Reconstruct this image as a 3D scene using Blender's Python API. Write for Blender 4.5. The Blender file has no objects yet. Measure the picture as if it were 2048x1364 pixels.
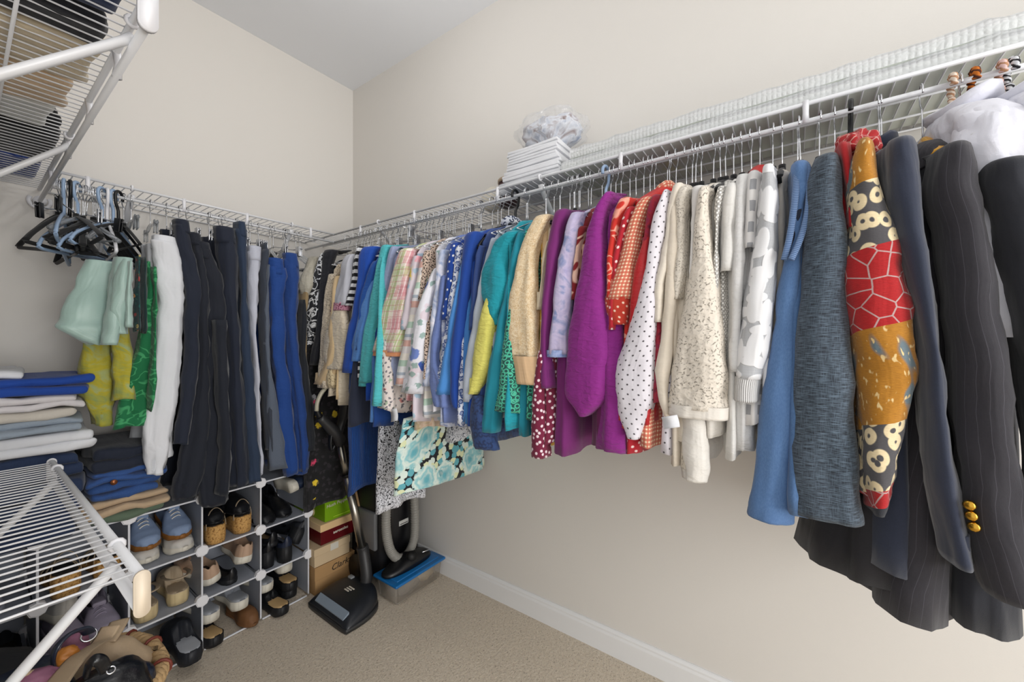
import bpy, bmesh, math, random
from mathutils import Vector, Matrix, noise
R = random.Random(7)
# ------------------------------------------------------------------ camera
# the closet corner: right wall is the plane X=WX, back wall the plane Y=BY, camera at the origin, 1.188 m up
F = 793.7; CX = 1024.0; HY = 678.5; YAW = math.radians(35.5); CZ = 1.188
WX = 1.442; BY = 2.249; LX = -0.14; CEIL = 2.74; FY = -2.7
RODX = 1.145; RODY = 1.952; RODZ = CZ + 0.503; DECK = CZ + 0.5456
sc = bpy.context.scene
C = sc.collection
cam = bpy.data.objects.new('camera', bpy.data.cameras.new('camera')); C.objects.link(cam)
cam.location = (0, 0, CZ); cam.rotation_euler = (math.pi/2, 0, YAW - math.pi/2)
cam.data.sensor_width = 36; cam.data.lens = 36*F/2048; cam.data.shift_y = -3.5/2048
cam.data.clip_start = 0.02
sc.camera = cam
sc.view_settings.view_transform = 'Standard'; sc.view_settings.look = 'None'
sc.view_settings.gamma = 1; sc.view_settings.use_curve_mapping = False
sc.view_settings.exposure = -0.32
# ------------------------------------------------------------------ light
w = bpy.data.worlds.new('world'); sc.world = w; w.use_nodes = True
w.node_tree.nodes['Background'].inputs[0].default_value = (1.0, 0.995, 0.985, 1)
w.node_tree.nodes['Background'].inputs[1].default_value = 1.35
def area(name, loc, size, energy, col, target):
    l = bpy.data.lights.new(name, 'AREA'); l.shape = 'RECTANGLE'; l.size, l.size_y = size; l.energy = energy; l.color = col
    o = bpy.data.objects.new(name, l); C.objects.link(o); o.location = loc
    o.rotation_euler = (Vector(target) - Vector(loc)).to_track_quat('-Z', 'Y').to_euler()
    return o
LAMP = (0.68, 1.12)
_l = bpy.data.lights.new('ceiling_lamp_light', 'POINT'); _l.energy = 6.0; _l.shadow_soft_size = 0.045; _l.color = (1.0, 0.99, 0.98)
_o = bpy.data.objects.new('ceiling_lamp_light', _l); C.objects.link(_o); _o.location = (LAMP[0], LAMP[1], 2.40)
area('rear_fill_light', (0.05, -2.45, 1.30), (1.1, 2.1), 80, (1.0, 0.995, 0.985), (0.05, 2.0, 1.15))  # unseen area light added behind the camera to fill the room, no real source
# ------------------------------------------------------------------ projection helpers (photo pixel -> place in the room)
def head(px): return YAW - math.atan((px-CX)/F)
def hz(px, py, r):
    return CZ - (py-HY)/F * r*math.cos(math.atan((px-CX)/F))
def onX(px, py, X):
    h = head(px); return Vector((X, X*math.tan(h), hz(px, py, X/math.cos(h))))
def onY(px, py, Y):
    h = head(px); return Vector((Y/math.tan(h), Y, hz(px, py, Y/math.sin(h))))
def onZ(px, py, z):
    dep = (z-CZ)*F/(HY-py); r = dep/math.cos(math.atan((px-CX)/F)); h = head(px)
    return Vector((r*math.cos(h), r*math.sin(h), z))
# ------------------------------------------------------------------ object helpers
def tag(o, label=None, cat=None, group=None, kind=None):
    if label: o['label'] = label
    if cat: o['category'] = cat
    if group: o['group'] = group
    if kind: o['kind'] = kind
    return o
def empty(name, loc, rz=0, label=None, cat=None, group=None):
    o = bpy.data.objects.new(name, None); C.objects.link(o); o.location = loc; o.rotation_euler = (0, 0, rz)
    o.empty_display_size = 0.03
    return tag(o, label, cat, group)
def obj(name, bm, mat, parent=None, smooth=True, world=True):
    me = bpy.data.meshes.new(name)
    if smooth:
        for f in bm.faces: f.smooth = True
    bm.to_mesh(me); bm.free()
    ms = mat if isinstance(mat, (list, tuple)) else [mat]
    for m in ms: me.materials.append(m)
    o = bpy.data.objects.new(name, me); C.objects.link(o)
    if parent:
        o.parent = parent
        if world: o.matrix_parent_inverse = parent_inv(parent)
    return o
def parent_inv(p):
    if p.parent is not None: return Matrix.Identity(4)
    return Matrix.LocRotScale(p.location, p.rotation_euler, p.scale).inverted()
def link_mesh(name, me, parent, loc=(0,0,0), rot=(0,0,0)):
    o = bpy.data.objects.new(name, me); C.objects.link(o); o.parent = parent; o.location = loc; o.rotation_euler = rot
    return o
def copy_tree(o, parent=None):
    c = o.copy(); C.objects.link(c); c.parent = parent
    if parent is None: pass
    for ch in list(o.children): copy_tree(ch, c)
    return c
# ------------------------------------------------------------------ mesh builders
def add_box(bm, x0, x1, y0, y1, z0, z1, bev=0.0, seg=2, M=None, mi=0):
    b = bmesh.new()
    vs = [b.verts.new(p) for p in ((x0,y0,z0),(x1,y0,z0),(x1,y1,z0),(x0,y1,z0),(x0,y0,z1),(x1,y0,z1),(x1,y1,z1),(x0,y1,z1))]
    for q in ((0,3,2,1),(4,5,6,7),(0,1,5,4),(1,2,6,5),(2,3,7,6),(3,0,4,7)): b.faces.new([vs[i] for i in q])
    if bev > 0: bmesh.ops.bevel(b, geom=list(b.edges), offset=bev, segments=seg, affect='EDGES', profile=0.5)
    merge(bm, b, M, mi)
def merge(bm, b, M=None, mi=0):
    uvl = bm.loops.layers.uv.verify(); ul = b.loops.layers.uv.verify()
    mp = {}
    for v in b.verts: mp[v] = bm.verts.new(M @ v.co if M else v.co)
    for f in b.faces:
        try: nf = bm.faces.new([mp[v] for v in f.verts])
        except ValueError: continue
        nf.material_index = mi if mi else f.material_index; nf.smooth = f.smooth
        for l, l2 in zip(f.loops, nf.loops): l2[uvl].uv = l[ul].uv
    b.free()
def new(): return bmesh.new()
def frames(pts, closed=False):
    n = len(pts); T = []
    for i in range(n):
        a = pts[(i-1) % n] if (closed or i > 0) else pts[i]
        b = pts[(i+1) % n] if (closed or i < n-1) else pts[i]
        t = (b-a); T.append(t.normalized() if t.length > 1e-9 else Vector((0,0,1)))
    up = Vector((0,0,1)) if abs(T[0].z) < 0.9 else Vector((1,0,0))
    N = []; nrm = (up - T[0]*up.dot(T[0])).normalized()
    for i in range(n):
        nrm = nrm - T[i]*nrm.dot(T[i])
        if nrm.length < 1e-6: nrm = T[i].orthogonal()
        nrm.normalize(); N.append(nrm.copy())
    return T, N
def add_tube(bm, pts, r, n=8, closed=False, cap=True, flat=1.0):
    pts = [Vector(p) for p in pts]; T, N = frames(pts, closed)
    uvl = bm.loops.layers.uv.verify()
    rr = r if isinstance(r, (list, tuple)) else [r]*len(pts)
    rings = []; L = 0; Ls = []
    for i, p in enumerate(pts):
        if i: L += (p-pts[i-1]).length
        Ls.append(L); B = T[i].cross(N[i])
        rings.append([bm.verts.new(p + N[i]*math.cos(2*math.pi*k/n)*rr[i]*flat + B*math.sin(2*math.pi*k/n)*rr[i]) for k in range(n)])
    m = len(pts)
    for i in range(m if closed else m-1):
        a, b = rings[i], rings[(i+1) % m]
        for k in range(n):
            f = bm.faces.new((a[k], a[(k+1)%n], b[(k+1)%n], b[k])); f.smooth = True
            us = (k/n, (k+1)/n, (k+1)/n, k/n); vs = (Ls[i], Ls[i], Ls[(i+1)%m], Ls[(i+1)%m])
            for l, u, v in zip(f.loops, us, vs): l[uvl].uv = (u*2*math.pi*r if not isinstance(r,(list,tuple)) else u*0.1, v)
    if cap and not closed:
        bm.faces.new(list(reversed(rings[0]))); bm.faces.new(rings[-1])
def arc(c, r, a0, a1, n, u, v):
    c, u, v = Vector(c), Vector(u), Vector(v)
    return [c + u*math.cos(math.radians(a0+(a1-a0)*i/n))*r + v*math.sin(math.radians(a0+(a1-a0)*i/n))*r for i in range(n+1)]
def smooth_pts(P, sub=4, closed=False):
    P = [Vector(p) for p in P]; out = []; n = len(P)
    rng = range(n if closed else n-1)
    for i in rng:
        p0 = P[(i-1) % n] if (closed or i > 0) else P[i]; p1 = P[i]; p2 = P[(i+1) % n]
        p3 = P[(i+2) % n] if (closed or i+2 < n) else P[(i+1) % n]
        for k in range(sub):
            t = k/sub
            out.append(0.5*((2*p1)+(p2-p0)*t+(2*p0-5*p1+4*p2-p3)*t*t+(3*p1-p0-3*p2+p3)*t**3))
    if not closed: out.append(P[-1].copy())
    return out
def interp_rows(rows, sub):
    rows = [tuple(r) + (0.0,)*(6-len(r)) for r in rows]
    out = []
    for i in range(len(rows)-1):
        p0 = rows[max(i-1,0)]; p1 = rows[i]; p2 = rows[i+1]; p3 = rows[min(i+2, len(rows)-1)]
        for k in range(sub):
            t = k/sub
            out.append(tuple(0.5*((2*b)+(c-a)*t+(2*a-5*b+4*c-d)*t*t+(3*b-a-3*c+d)*t**3) for a,b,c,d in zip(p0,p1,p2,p3)))
    out.append(rows[-1])
    return [(x,y,z,max(ax,0.002),max(ay,0.002),rt) for x,y,z,ax,ay,rt in out]
def cloth(rows, n=28, sub=5, fold=0.10, nf=4, seed=0, sq=2.4, wr=0.003, open_bottom=True, top_cap=True, grow=True, hem=0.0):
    """a hanging piece of cloth: a closed loft through rows (x, y, z, half extent in x, half extent in y, turn)"""
    rnd = random.Random(seed); bm = bmesh.new(); uvl = bm.loops.layers.uv.verify()
    R_ = interp_rows(rows, sub); m = len(R_)
    ph = [rnd.uniform(0, 6.28) for _ in range(4)]; so = rnd.uniform(0, 50)
    rings = []; V = []; L = 0; per = []
    for i, (x,y,z,ax,ay,rt) in enumerate(R_):
        if i: L += math.dist(R_[i-1][:3], (x,y,z))
        V.append(L); t = i/(m-1); g = (0.25+0.75*t) if grow else 1.0
        ring = []
        for k in range(n):
            a = 2*math.pi*k/n; c, s = math.cos(a), math.sin(a)
            px = math.copysign(abs(c)**(2/sq), c)*ax; py = math.copysign(abs(s)**(2/sq), s)*ay
            d = 1 + fold*g*(math.sin(nf*a+ph[0]+1.2*t)+0.5*math.sin((nf*2+1)*a+ph[1]-1.5*t))
            # along the long axis folds push across the thin one
            if ax >= ay: py *= d; py += fold*g*0.35*ay*math.sin(px/max(ax,1e-4)*nf*1.3+ph[2]); px *= 1+0.15*(d-1)
            else: px *= d; px += fold*g*0.35*ax*math.sin(py/max(ay,1e-4)*nf*1.3+ph[2]); py *= 1+0.15*(d-1)
            q = noise.noise(Vector((px*22+so, py*22, z*13)))*wr + noise.noise(Vector((px*50+so, py*50, z*34)))*wr*0.5
            cr, sr = math.cos(rt), math.sin(rt)
            ox = c*q*2; oy = s*q*2
            X = x + (px+ox)*cr - (py+oy)*sr; Y = y + (px+ox)*sr + (py+oy)*cr
            zz = z
            if i == m-1 and hem: zz += hem*math.sin(2*a+ph[3])
            ring.append(bm.verts.new((X, Y, zz)))
        rings.append(ring); per.append(2*(ax+ay)*0.9)
    # across the cloth the uv follows the true arc length, blended between rows so that patterns stay even
    cum = []
    for ring in rings:
        a = [0.0]
        for k in range(n): a.append(a[-1]+(ring[(k+1) % n].co-ring[k].co).length)
        cum.append(a)
    P = sum(a[-1] for a in cum)/m
    U = lambda i, k: (cum[i][k]/max(cum[i][-1], 1e-6)-.25)*(cum[i][-1]*.7+P*.3)
    for i in range(m-1):
        for k in range(n):
            f = bm.faces.new((rings[i][k], rings[i+1][k], rings[i+1][(k+1)%n], rings[i][(k+1)%n])); f.smooth = True
            cds = ((U(i,k), -V[i]), (U(i+1,k), -V[i+1]), (U(i+1,k+1), -V[i+1]), (U(i,k+1), -V[i]))
            for l, q in zip(f.loops, cds): l[uvl].uv = q
    if top_cap:
        bm.faces.new(rings[0])
    if open_bottom:
        x,y,z,ax,ay,rt = R_[-1]
        prev = rings[-1]
        for sc_, up in ((0.88, 0.0015), (0.8, min(0.05, L*0.3))):
            nr = [bm.verts.new((x+(v.co.x-x)*sc_, y+(v.co.y-y)*sc_, v.co.z+up)) for v in rings[-1]]
            for k in range(n):
                f = bm.faces.new((prev[k], nr[k], nr[(k+1)%n], prev[(k+1)%n])); f.smooth = (sc_ != 0.88)
                for l in f.loops: l[uvl].uv = (l.vert.co.x, l.vert.co.z)
            prev = nr
        bm.faces.new(list(reversed(prev)))
    else:
        bm.faces.new(list(reversed(rings[-1])))
    return bm
def rrow(y, xl, xr, X=0.955, dx=0.03):
    """cross-section of a piece hanging from the right rod, seen between photo columns xl and xr at height y"""
    hl, hr = head(xl), head(xr); h = (hl+hr)/2; xc = CX + F*math.tan(YAW-h)
    r = X/math.cos(h); s = r*(hl-hr)/2; sh = abs(math.sin(h)); ch = math.cos(h)
    if dx*sh > 0.8*s: dx = 0.8*s/max(sh, 1e-3)
    ay = math.sqrt(max(s*s-(dx*sh)**2, (0.35*s)**2))/ch
    return (X, X*math.tan(h), hz(xc, y, r), dx, ay)
def prow(y, xl, xr, Y=1.79, dy=0.035):
    """the same for a piece hanging from the back rod"""
    hl, hr = head(xl), head(xr); h = (hl+hr)/2; xc = CX + F*math.tan(YAW-h)
    r = Y/math.sin(h); s = r*(hl-hr)/2; ch = abs(math.cos(h)); sh = math.sin(h)
    if dy*ch > 0.8*s: dy = 0.8*s/max(ch, 1e-3)
    ax = math.sqrt(max(s*s-(dy*ch)**2, (0.35*s)**2))/sh
    return (Y/math.tan(h), Y, hz(xc, y, r), ax, dy)
# ------------------------------------------------------------------ materials
def lin(c):
    if isinstance(c, str): c = tuple(int(c[i:i+2], 16) for i in (0, 2, 4))
    return tuple(((v/255)/12.92 if v/255 <= 0.04045 else ((v/255+0.055)/1.055)**2.4) for v in c[:3]) + (1,)
class NT:
    def __init__(s, name):
        s.m = bpy.data.materials.new(name); s.m.use_nodes = True; s.t = s.m.node_tree; s.b = s.t.nodes['Principled BSDF']
        s.out = s.t.nodes['Material Output']
    def n(s, typ, **kw):
        x = s.t.nodes.new(typ)
        for k, v in kw.items(): setattr(x, k, v)
        return x
    def put(s, sock, v):
        if hasattr(v, 'links'): s.t.links.new(v, sock)
        elif isinstance(v, (tuple, list)) and len(v) == 3 and sock.type == 'RGBA': sock.default_value = tuple(v)+(1,)
        else: sock.default_value = v
    def uv(s, sx=1, sy=1, rot=0, loc=(0,0,0)):
        t = s.n('ShaderNodeTexCoord'); mp = s.n('ShaderNodeMapping'); mp.inputs['Scale'].default_value = (sx, sy, 1)
        mp.inputs['Rotation'].default_value = (0, 0, rot); mp.inputs['Location'].default_value = loc
        s.t.links.new(t.outputs['UV'], mp.inputs[0]); return mp.outputs[0]
    def ob(s, sc=(1,1,1)):
        t = s.n('ShaderNodeTexCoord'); mp = s.n('ShaderNodeMapping'); mp.inputs['Scale'].default_value = sc
        s.t.links.new(t.outputs['Object'], mp.inputs[0]); return mp.outputs[0]
    def math(s, op, a, b=0.0, c=0.0):
        x = s.n('ShaderNodeMath', operation=op); s.put(x.inputs[0], a); s.put(x.inputs[1], b); s.put(x.inputs[2], c); return x.outputs[0]
    def mix(s, f, a, b):
        x = s.n('ShaderNodeMix', data_type='RGBA'); s.put(x.inputs[0], f); s.put(x.inputs[6], lin(a) if isinstance(a, str) else a)
        s.put(x.inputs[7], lin(b) if isinstance(b, str) else b); return x.outputs[2]
    def noise(s, v, scale, det=2, dist=0, rough=.5):
        x = s.n('ShaderNodeTexNoise'); s.put(x.inputs['Vector'], v); x.inputs['Scale'].default_value = scale
        x.inputs['Detail'].default_value = det; x.inputs['Distortion'].default_value = dist; x.inputs['Roughness'].default_value = rough
        return x.outputs[0]
    def vor(s, v, scale, rand=1.0, feat='F1', dim='2D', out='Distance'):
        x = s.n('ShaderNodeTexVoronoi', voronoi_dimensions=dim, feature=feat); s.put(x.inputs['Vector'], v)
        x.inputs['Scale'].default_value = scale; x.inputs['Randomness'].default_value = rand
        return x.outputs[out] if out else x
    def step(s, a, thr, soft=.04):
        x = s.n('ShaderNodeMapRange'); s.put(x.inputs[0], a); x.inputs[1].default_value = thr-soft; x.inputs[2].default_value = thr+soft
        x.inputs[3].default_value = 0; x.inputs[4].default_value = 1; return x.outputs[0]
    def xyz(s, v):
        x = s.n('ShaderNodeSeparateXYZ'); s.put(x.inputs[0], v); return x.outputs
    def ramp(s, f, stops, const=False):
        x = s.n('ShaderNodeValToRGB'); s.put(x.inputs[0], f); e = x.color_ramp.elements
        if const: x.color_ramp.interpolation = 'CONSTANT'
        e[0].position = stops[0][0]; e[0].color = lin(stops[0][1]); e[1].position = stops[1][0]; e[1].color = lin(stops[1][1])
        for p, c in stops[2:]:
            k = e.new(p); k.color = lin(c)
        return x.outputs[0]
    def bump(s, h, st, d=.002):
        x = s.n('ShaderNodeBump'); x.inputs['Strength'].default_value = st; x.inputs['Distance'].default_value = d
        s.put(x.inputs['Height'], h)
        old = s.b.inputs['Normal'].links
        if old: s.t.links.new(old[0].from_socket, x.inputs['Normal'])
        s.t.links.new(x.outputs[0], s.b.inputs['Normal'])
    def fin(s, col, rough=.8, **kw):
        s.put(s.b.inputs['Base Color'], lin(col) if isinstance(col, str) else col); s.b.inputs['Roughness'].default_value = rough
        for k, v in kw.items(): s.b.inputs[k.replace('_', ' ')].default_value = v
        return s.m
_mc = {}
def plain(name, col, rough=.5, bump=0, bs=60, var=0, **kw):
    key = (name, col, rough, bump, bs, var, tuple(sorted(kw.items())))
    if key in _mc: return _mc[key]
    t = NT(name); c = lin(col)
    if var:
        f = t.noise(t.ob(), 9, 3); c2 = t.mix(f, tuple(x*(1-var) for x in c[:3])+(1,), tuple(min(1, x*(1+var)) for x in c[:3])+(1,))
        c = c2
    if bump: t.bump(t.noise(t.ob(), bs, 3), bump, .003)
    m = t.fin(c, rough, **kw); _mc[key] = m; return m
def gsquiggle(t, v, sc, wid, dist=1.5):
    n = t.noise(v, sc, 1, dist); return t.step(t.math('ABSOLUTE', t.math('SUBTRACT', n, .5)), wid, .012)
def fab(kind, *a, rough=.85, crink=0.0, sheen=.15, weave=.25):
    """woven or knitted cloth; the pattern is laid out in metres over the cloth's own uv"""
    key = ('fab', kind, a, rough, crink, sheen, weave)
    if key in _mc: return _mc[key]
    t = NT('fabric_'+kind); v = t.uv()
    if kind == 'solid': c = lin(a[0])
    elif kind == 'heather': c = t.mix(t.noise(t.uv(600, 250), 1, 3), a[0], a[1])
    elif kind == 'denim':
        f = t.noise(t.uv(420, 160), 1, 4, 0, .7); g = t.noise(v, 14, 3)
        c = t.mix(f, a[0], a[1]); c = t.mix(t.math('MULTIPLY', g, .5), c, a[2] if len(a) > 2 else a[1])
    elif kind == 'slub':
        f = t.noise(t.uv(60, 700), 1, 4); g = t.noise(t.uv(700, 60), 1, 3); g2 = t.noise(t.uv(7, 3), 1, 3)
        c = t.mix(t.step(f, .55, .12), a[0], a[1]); c = t.mix(t.math('MULTIPLY', t.step(g, .58, .1), .5), c, a[1]); c = t.mix(t.math('MULTIPLY', g2, .6), c, a[2])
    elif kind == 'dots':   # base, dot, dots per metre, radius, randomness
        d = t.vor(t.uv(1, 1, .785), a[2], a[4] if len(a) > 4 else 0.0); c = t.mix(t.step(d, a[3], .05), a[1], a[0])
    elif kind == 'gingham':
        x = t.xyz(v); fx = t.step(t.math('FRACT', t.math('MULTIPLY', x[0], a[2])), .6, .06); fy = t.step(t.math('FRACT', t.math('MULTIPLY', x[1], a[2])), .6, .06)
        c = t.mix(t.math('MULTIPLY', t.math('ADD', fx, fy), .5), a[0], a[1]); c = t.mix(t.math('MULTIPLY', fx, fy), c, a[3])
    elif kind == 'plaid':
        x = t.xyz(v); c = lin(a[0])
        for ax, fr, lo, wd, col, op in a[1]:
            q = t.math('FRACT', t.math('ADD', t.math('MULTIPLY', x[ax], fr), lo)); mk = t.math('LESS_THAN', q, wd)
            c = t.mix(t.math('MULTIPLY', mk, op), c, col)
        c = t.mix(t.math('MULTIPLY', t.noise(v, 60, 2), .25), c, 'ffffff')
    elif kind == 'stripes':  # vertical position ramp
        x = t.xyz(v); q = t.math('FRACT', t.math('MULTIPLY', x[1], a[0])); c = t.ramp(q, a[1], True)
    elif kind == 'pin':
        x = t.xyz(v); q = t.math('FRACT', t.math('MULTIPLY', x[0], a[2])); mk = t.math('LESS_THAN', q, .05)
        f = t.noise(t.uv(500, 120), 1, 2); c = t.mix(f, a[0], a[3] if len(a) > 3 else a[0]); c = t.mix(t.math('MULTIPLY', mk, .35), c, a[1])
    elif kind == 'squig':
        mk = gsquiggle(t, t.uv(a[4] if len(a) > 4 else 1, 1), a[2], a[3]); c = t.mix(mk, a[1], a[0])
    elif kind == 'marble':
        f = t.noise(v, a[3], 4, 1.5); c = t.ramp(f, ((.3, a[0]), (.5, a[1]), (.68, a[2])))
    elif kind == 'leopard':
        d = t.vor(v, a[2], 1.0); f = t.noise(v, a[2]*1.3, 1)
        ring = t.math('MULTIPLY', t.step(d, a[3], .05), t.math('SUBTRACT', 1.0, t.step(d, a[4], .05)))
        ring = t.math('MULTIPLY', ring, t.step(f, .42, .05)); c = t.mix(ring, a[0], a[1])
        if len(a) > 5: c = t.mix(t.math('SUBTRACT', 1.0, t.step(d, a[3]-.05, .05)), c, a[5])
    elif kind == 'floral':   # ground, blossom scale, colours
        nd = t.vor(v, a[1], 1.0, out=None); d = nd.outputs['Distance']; x = t.xyz(nd.outputs['Color'])
        w = t.math('ADD', d, t.math('MULTIPLY', t.noise(v, a[1]*4, 2), .5))
        mk = t.math('SUBTRACT', 1.0, t.step(w, a[3] if len(a) > 3 else .58, .03)); st = [(i/len(a[2]), cc) for i, cc in enumerate(a[2])]
        c = t.mix(mk, a[0], t.ramp(x[0], st, True))
        d2 = t.vor(t.uv(1, 1, .4, (3.1, 1.7, 0)), a[1]*2.3, 1.0); w2 = t.math('ADD', d2, t.math('MULTIPLY', t.noise(v, a[1]*8, 1), .5))
        c = t.mix(t.math('MULTIPLY', t.math('SUBTRACT', 1.0, t.step(w2, .47, .03)), .8), c, a[2][-1])
    elif kind == 'rose':     # ground, petals light, petals dark, centre, scale
        nd = t.vor(v, a[4], .9, out=None); d = nd.outputs['Distance']; n0 = t.noise(v, a[4]*3, 2)
        ph = t.math('ADD', t.math('MULTIPLY', d, 22.0), t.math('MULTIPLY', n0, 16.0)); pet = t.math('ADD', t.math('MULTIPLY', t.math('SINE', ph), .5), .5)
        fl = t.mix(pet, a[1], a[2]); fl = t.mix(t.math('SUBTRACT', 1.0, t.step(d, .18, .12)), fl, a[3])
        sm = t.vor(t.uv(1, 1, .3, (1.3, 2.2, 0)), a[4]*4.2, 1.0, out=None); n1 = t.noise(v, a[4]*14, 2)
        w = t.math('ADD', sm.outputs['Distance'], t.math('MULTIPLY', n1, .35)); sx = t.xyz(sm.outputs['Color'])
        small = t.mix(t.step(w, .70, .03), t.ramp(sx[1], ((0, a[1]), (.4, a[3]), (.75, 'd9dfb4')), True), a[0])
        c = t.mix(t.step(t.math('ADD', d, t.math('MULTIPLY', n1, .25)), .62, .02), fl, small)
    elif kind == 'lace':     # light, dark hole, scale, amount
        d = t.vor(v, a[2], 1.0); f = t.noise(v, a[2]*.35, 2); ring = t.math('MULTIPLY', t.step(d, .34, .08), t.math('SUBTRACT', 1.0, t.step(d, .52, .08)))
        hole = t.math('MULTIPLY', ring, t.step(t.noise(v, a[2]*3.2, 1), a[3], .05)); c = t.mix(t.math('MULTIPLY', hole, t.step(f, .42, .1)), a[0], a[1])
        t.bump(d, .5, .004)
    elif kind == 'petal':    # white leaf-shaped applique over a net
        d1 = t.vor(t.uv(1, .5, .7), a[2], .7); d2 = t.vor(t.uv(.5, 1, .25, (.3, .8, 0)), a[2]*1.1, .7)
        mk = t.math('MAXIMUM', t.math('SUBTRACT', 1.0, t.step(d1, .44, .02)), t.math('SUBTRACT', 1.0, t.step(d2, .36, .02)))
        net = t.vor(v, 420, 0.0); nc = t.mix(t.step(net, .42, .06), a[1], a[0]); c = t.mix(mk, t.mix(.55, nc, a[1]), a[0]); t.bump(mk, .5, .003)
    elif kind == 'geo':
        nd = t.vor(t.uv(1, 1, .785), a[2], .25); n1 = t.noise(v, a[2]*1.6, 1)
        q = t.math('ABSOLUTE', t.math('SUBTRACT', nd, .36)); mk = t.step(q, .10, .03); c = t.mix(t.math('MULTIPLY', mk, t.step(n1, .38, .04)), a[1], a[0])
    elif kind == 'cells':
        d = t.vor(v, a[2], 1.0, 'DISTANCE_TO_EDGE'); f = t.noise(t.uv(80, 900), 1, 3); b = t.mix(f, a[0], a[3]); c = t.mix(t.step(d, a[4], .02), a[1], b)
    elif kind == 'patch':
        x = t.xyz(v); y = t.math('MULTIPLY', x[1], -1.0)
        thr = t.noise(t.uv(120, 1000), 1, 2)
        lv = t.uv(1, .8, .5); d = t.vor(lv, 40, .9); n1 = t.noise(v, 40, 1)
        leop = t.math('MULTIPLY', t.math('SUBTRACT', 1.0, t.step(d, .46, .03)), t.step(t.math('ADD', d, t.math('MULTIPLY', n1, .5)), .36, .03))
        leop = t.mix(leop, '4d4b4e', t.mix(thr, 'd9c193', 'efe0bd'))
        e = t.vor(v, 33, 1.0, 'DISTANCE_TO_EDGE'); red = t.mix(t.step(e, .035, .012), 'b99c9a', t.mix(thr, '8e0d12', 'c31a1f'))
        g = t.noise(t.uv(16, 9, .7), 1, 1, .8); gold = t.mix(t.step(g, .44, .02), '66757c', t.mix(thr, '8f5c12', 'c98a25'))
        fl = t.step(t.noise(t.uv(130, 55, .2), 1, 1), .66, .03); gold = t.mix(fl, gold, 'e2c58c')
        wob = t.math('ADD', y, t.math('MULTIPLY', x[0], .25)); c = leop
        for lo, hi, q in a[0]:
            mk = t.math('MULTIPLY', t.math('GREATER_THAN', wob, lo), t.math('LESS_THAN', wob, hi))
            c = t.mix(mk, c, {'red': red, 'gold': gold, 'navy': lin('26282f')}[q])
        t.bump(thr, .5, .003)
    elif kind == 'check2':
        x = t.xyz(v); fx = t.math('LESS_THAN', t.math('FRACT', t.math('MULTIPLY', x[0], a[2])), .45); fy = t.math('LESS_THAN', t.math('FRACT', t.math('MULTIPLY', x[1], a[2]*.7)), .5)
        c = t.mix(t.math('MULTIPLY', fx, fy), a[0], a[1])
    elif kind == 'rib':
        x = t.xyz(v); q = t.math('SINE', t.math('MULTIPLY', x[0], a[2]*6.283)); c = t.mix(t.math('ADD', t.math('MULTIPLY', q, .5), .5), a[0], a[1]); t.bump(q, .6, .004)
    else: raise ValueError(kind)
    t.bump(t.noise(t.uv(22, 3.2), 1, 2, .8), .55, .010)
    if crink: t.bump(t.noise(t.uv(38, 95), 1, 3, .6), crink, .006)
    if weave: t.bump(t.noise(v, 700, 2), weave, .0008)
    m = t.fin(c, rough, Sheen_Weight=sheen)
    _mc[key] = m; return m
# structure and hard materials
def wall_mat(name, col):
    t = NT(name); v = t.ob(); c = t.mix(t.noise(v, 1.3, 2), col, tuple(x*.965 for x in lin(col)[:3])+(1,))
    t.bump(t.noise(v, 260, 3), .12, .001); return t.fin(c, .62)
M_wall = wall_mat('painted_wall', 'dedad4'); M_ceil = wall_mat('painted_ceiling', 'eef0f4')
M_trim = plain('white_trim_paint', 'e6e6e6', .35)
t = NT('carpet'); v = t.ob(); n1 = t.noise(v, 420, 3, 0, .7); n2 = t.noise(v, 95, 4, 0, .65); n3 = t.noise(v, 5, 3); fl = t.step(t.noise(v, 170, 3, .5, .75), .605, .03)
c = t.mix(n2, 'c9b498', 'f8eedd'); c = t.mix(t.math('MULTIPLY', n3, .35), c, 'dfcfb8'); c = t.mix(t.math('MULTIPLY', fl, .7), c, '77624c')
t.bump(n2, .7, .010); t.bump(n1, .7, .004); M_carpet = t.fin(c, .97, Sheen_Weight=.2)
M_wire = plain('white_epoxy_wire', 'd9dadd', .33); M_beigecap = plain('aged_plastic_cap', 'e2d3bd', .45, var=.05)
M_chrome = plain('chrome_wire', 'd0d2d6', .22, Metallic=1.0); M_black = plain('black_plastic', '0e0f12', .4)
M_velvet = plain('black_velvet_flocking', '08090c', .9, Sheen_Weight=.15); M_blueplastic = plain('pale_blue_plastic', '93abc9', .35)
M_clear = plain('clear_plastic', 'e8ecf0', .12, Transmission_Weight=.85, IOR=1.4); M_whiteplastic = plain('white_plastic', 'e6e6ea', .35)
M_wood = plain('varnished_wood', 'c79a5f', .35, var=.15); M_yellowwood = plain('yellow_lacquered_wood', 'e0a31a', .25)
M_redpad = plain('red_satin_padding', 'c4201f', .35, bump=.3, bs=120)
M_gold = plain('gold_metal', 'c79a3c', .25, Metallic=1.0)
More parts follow.
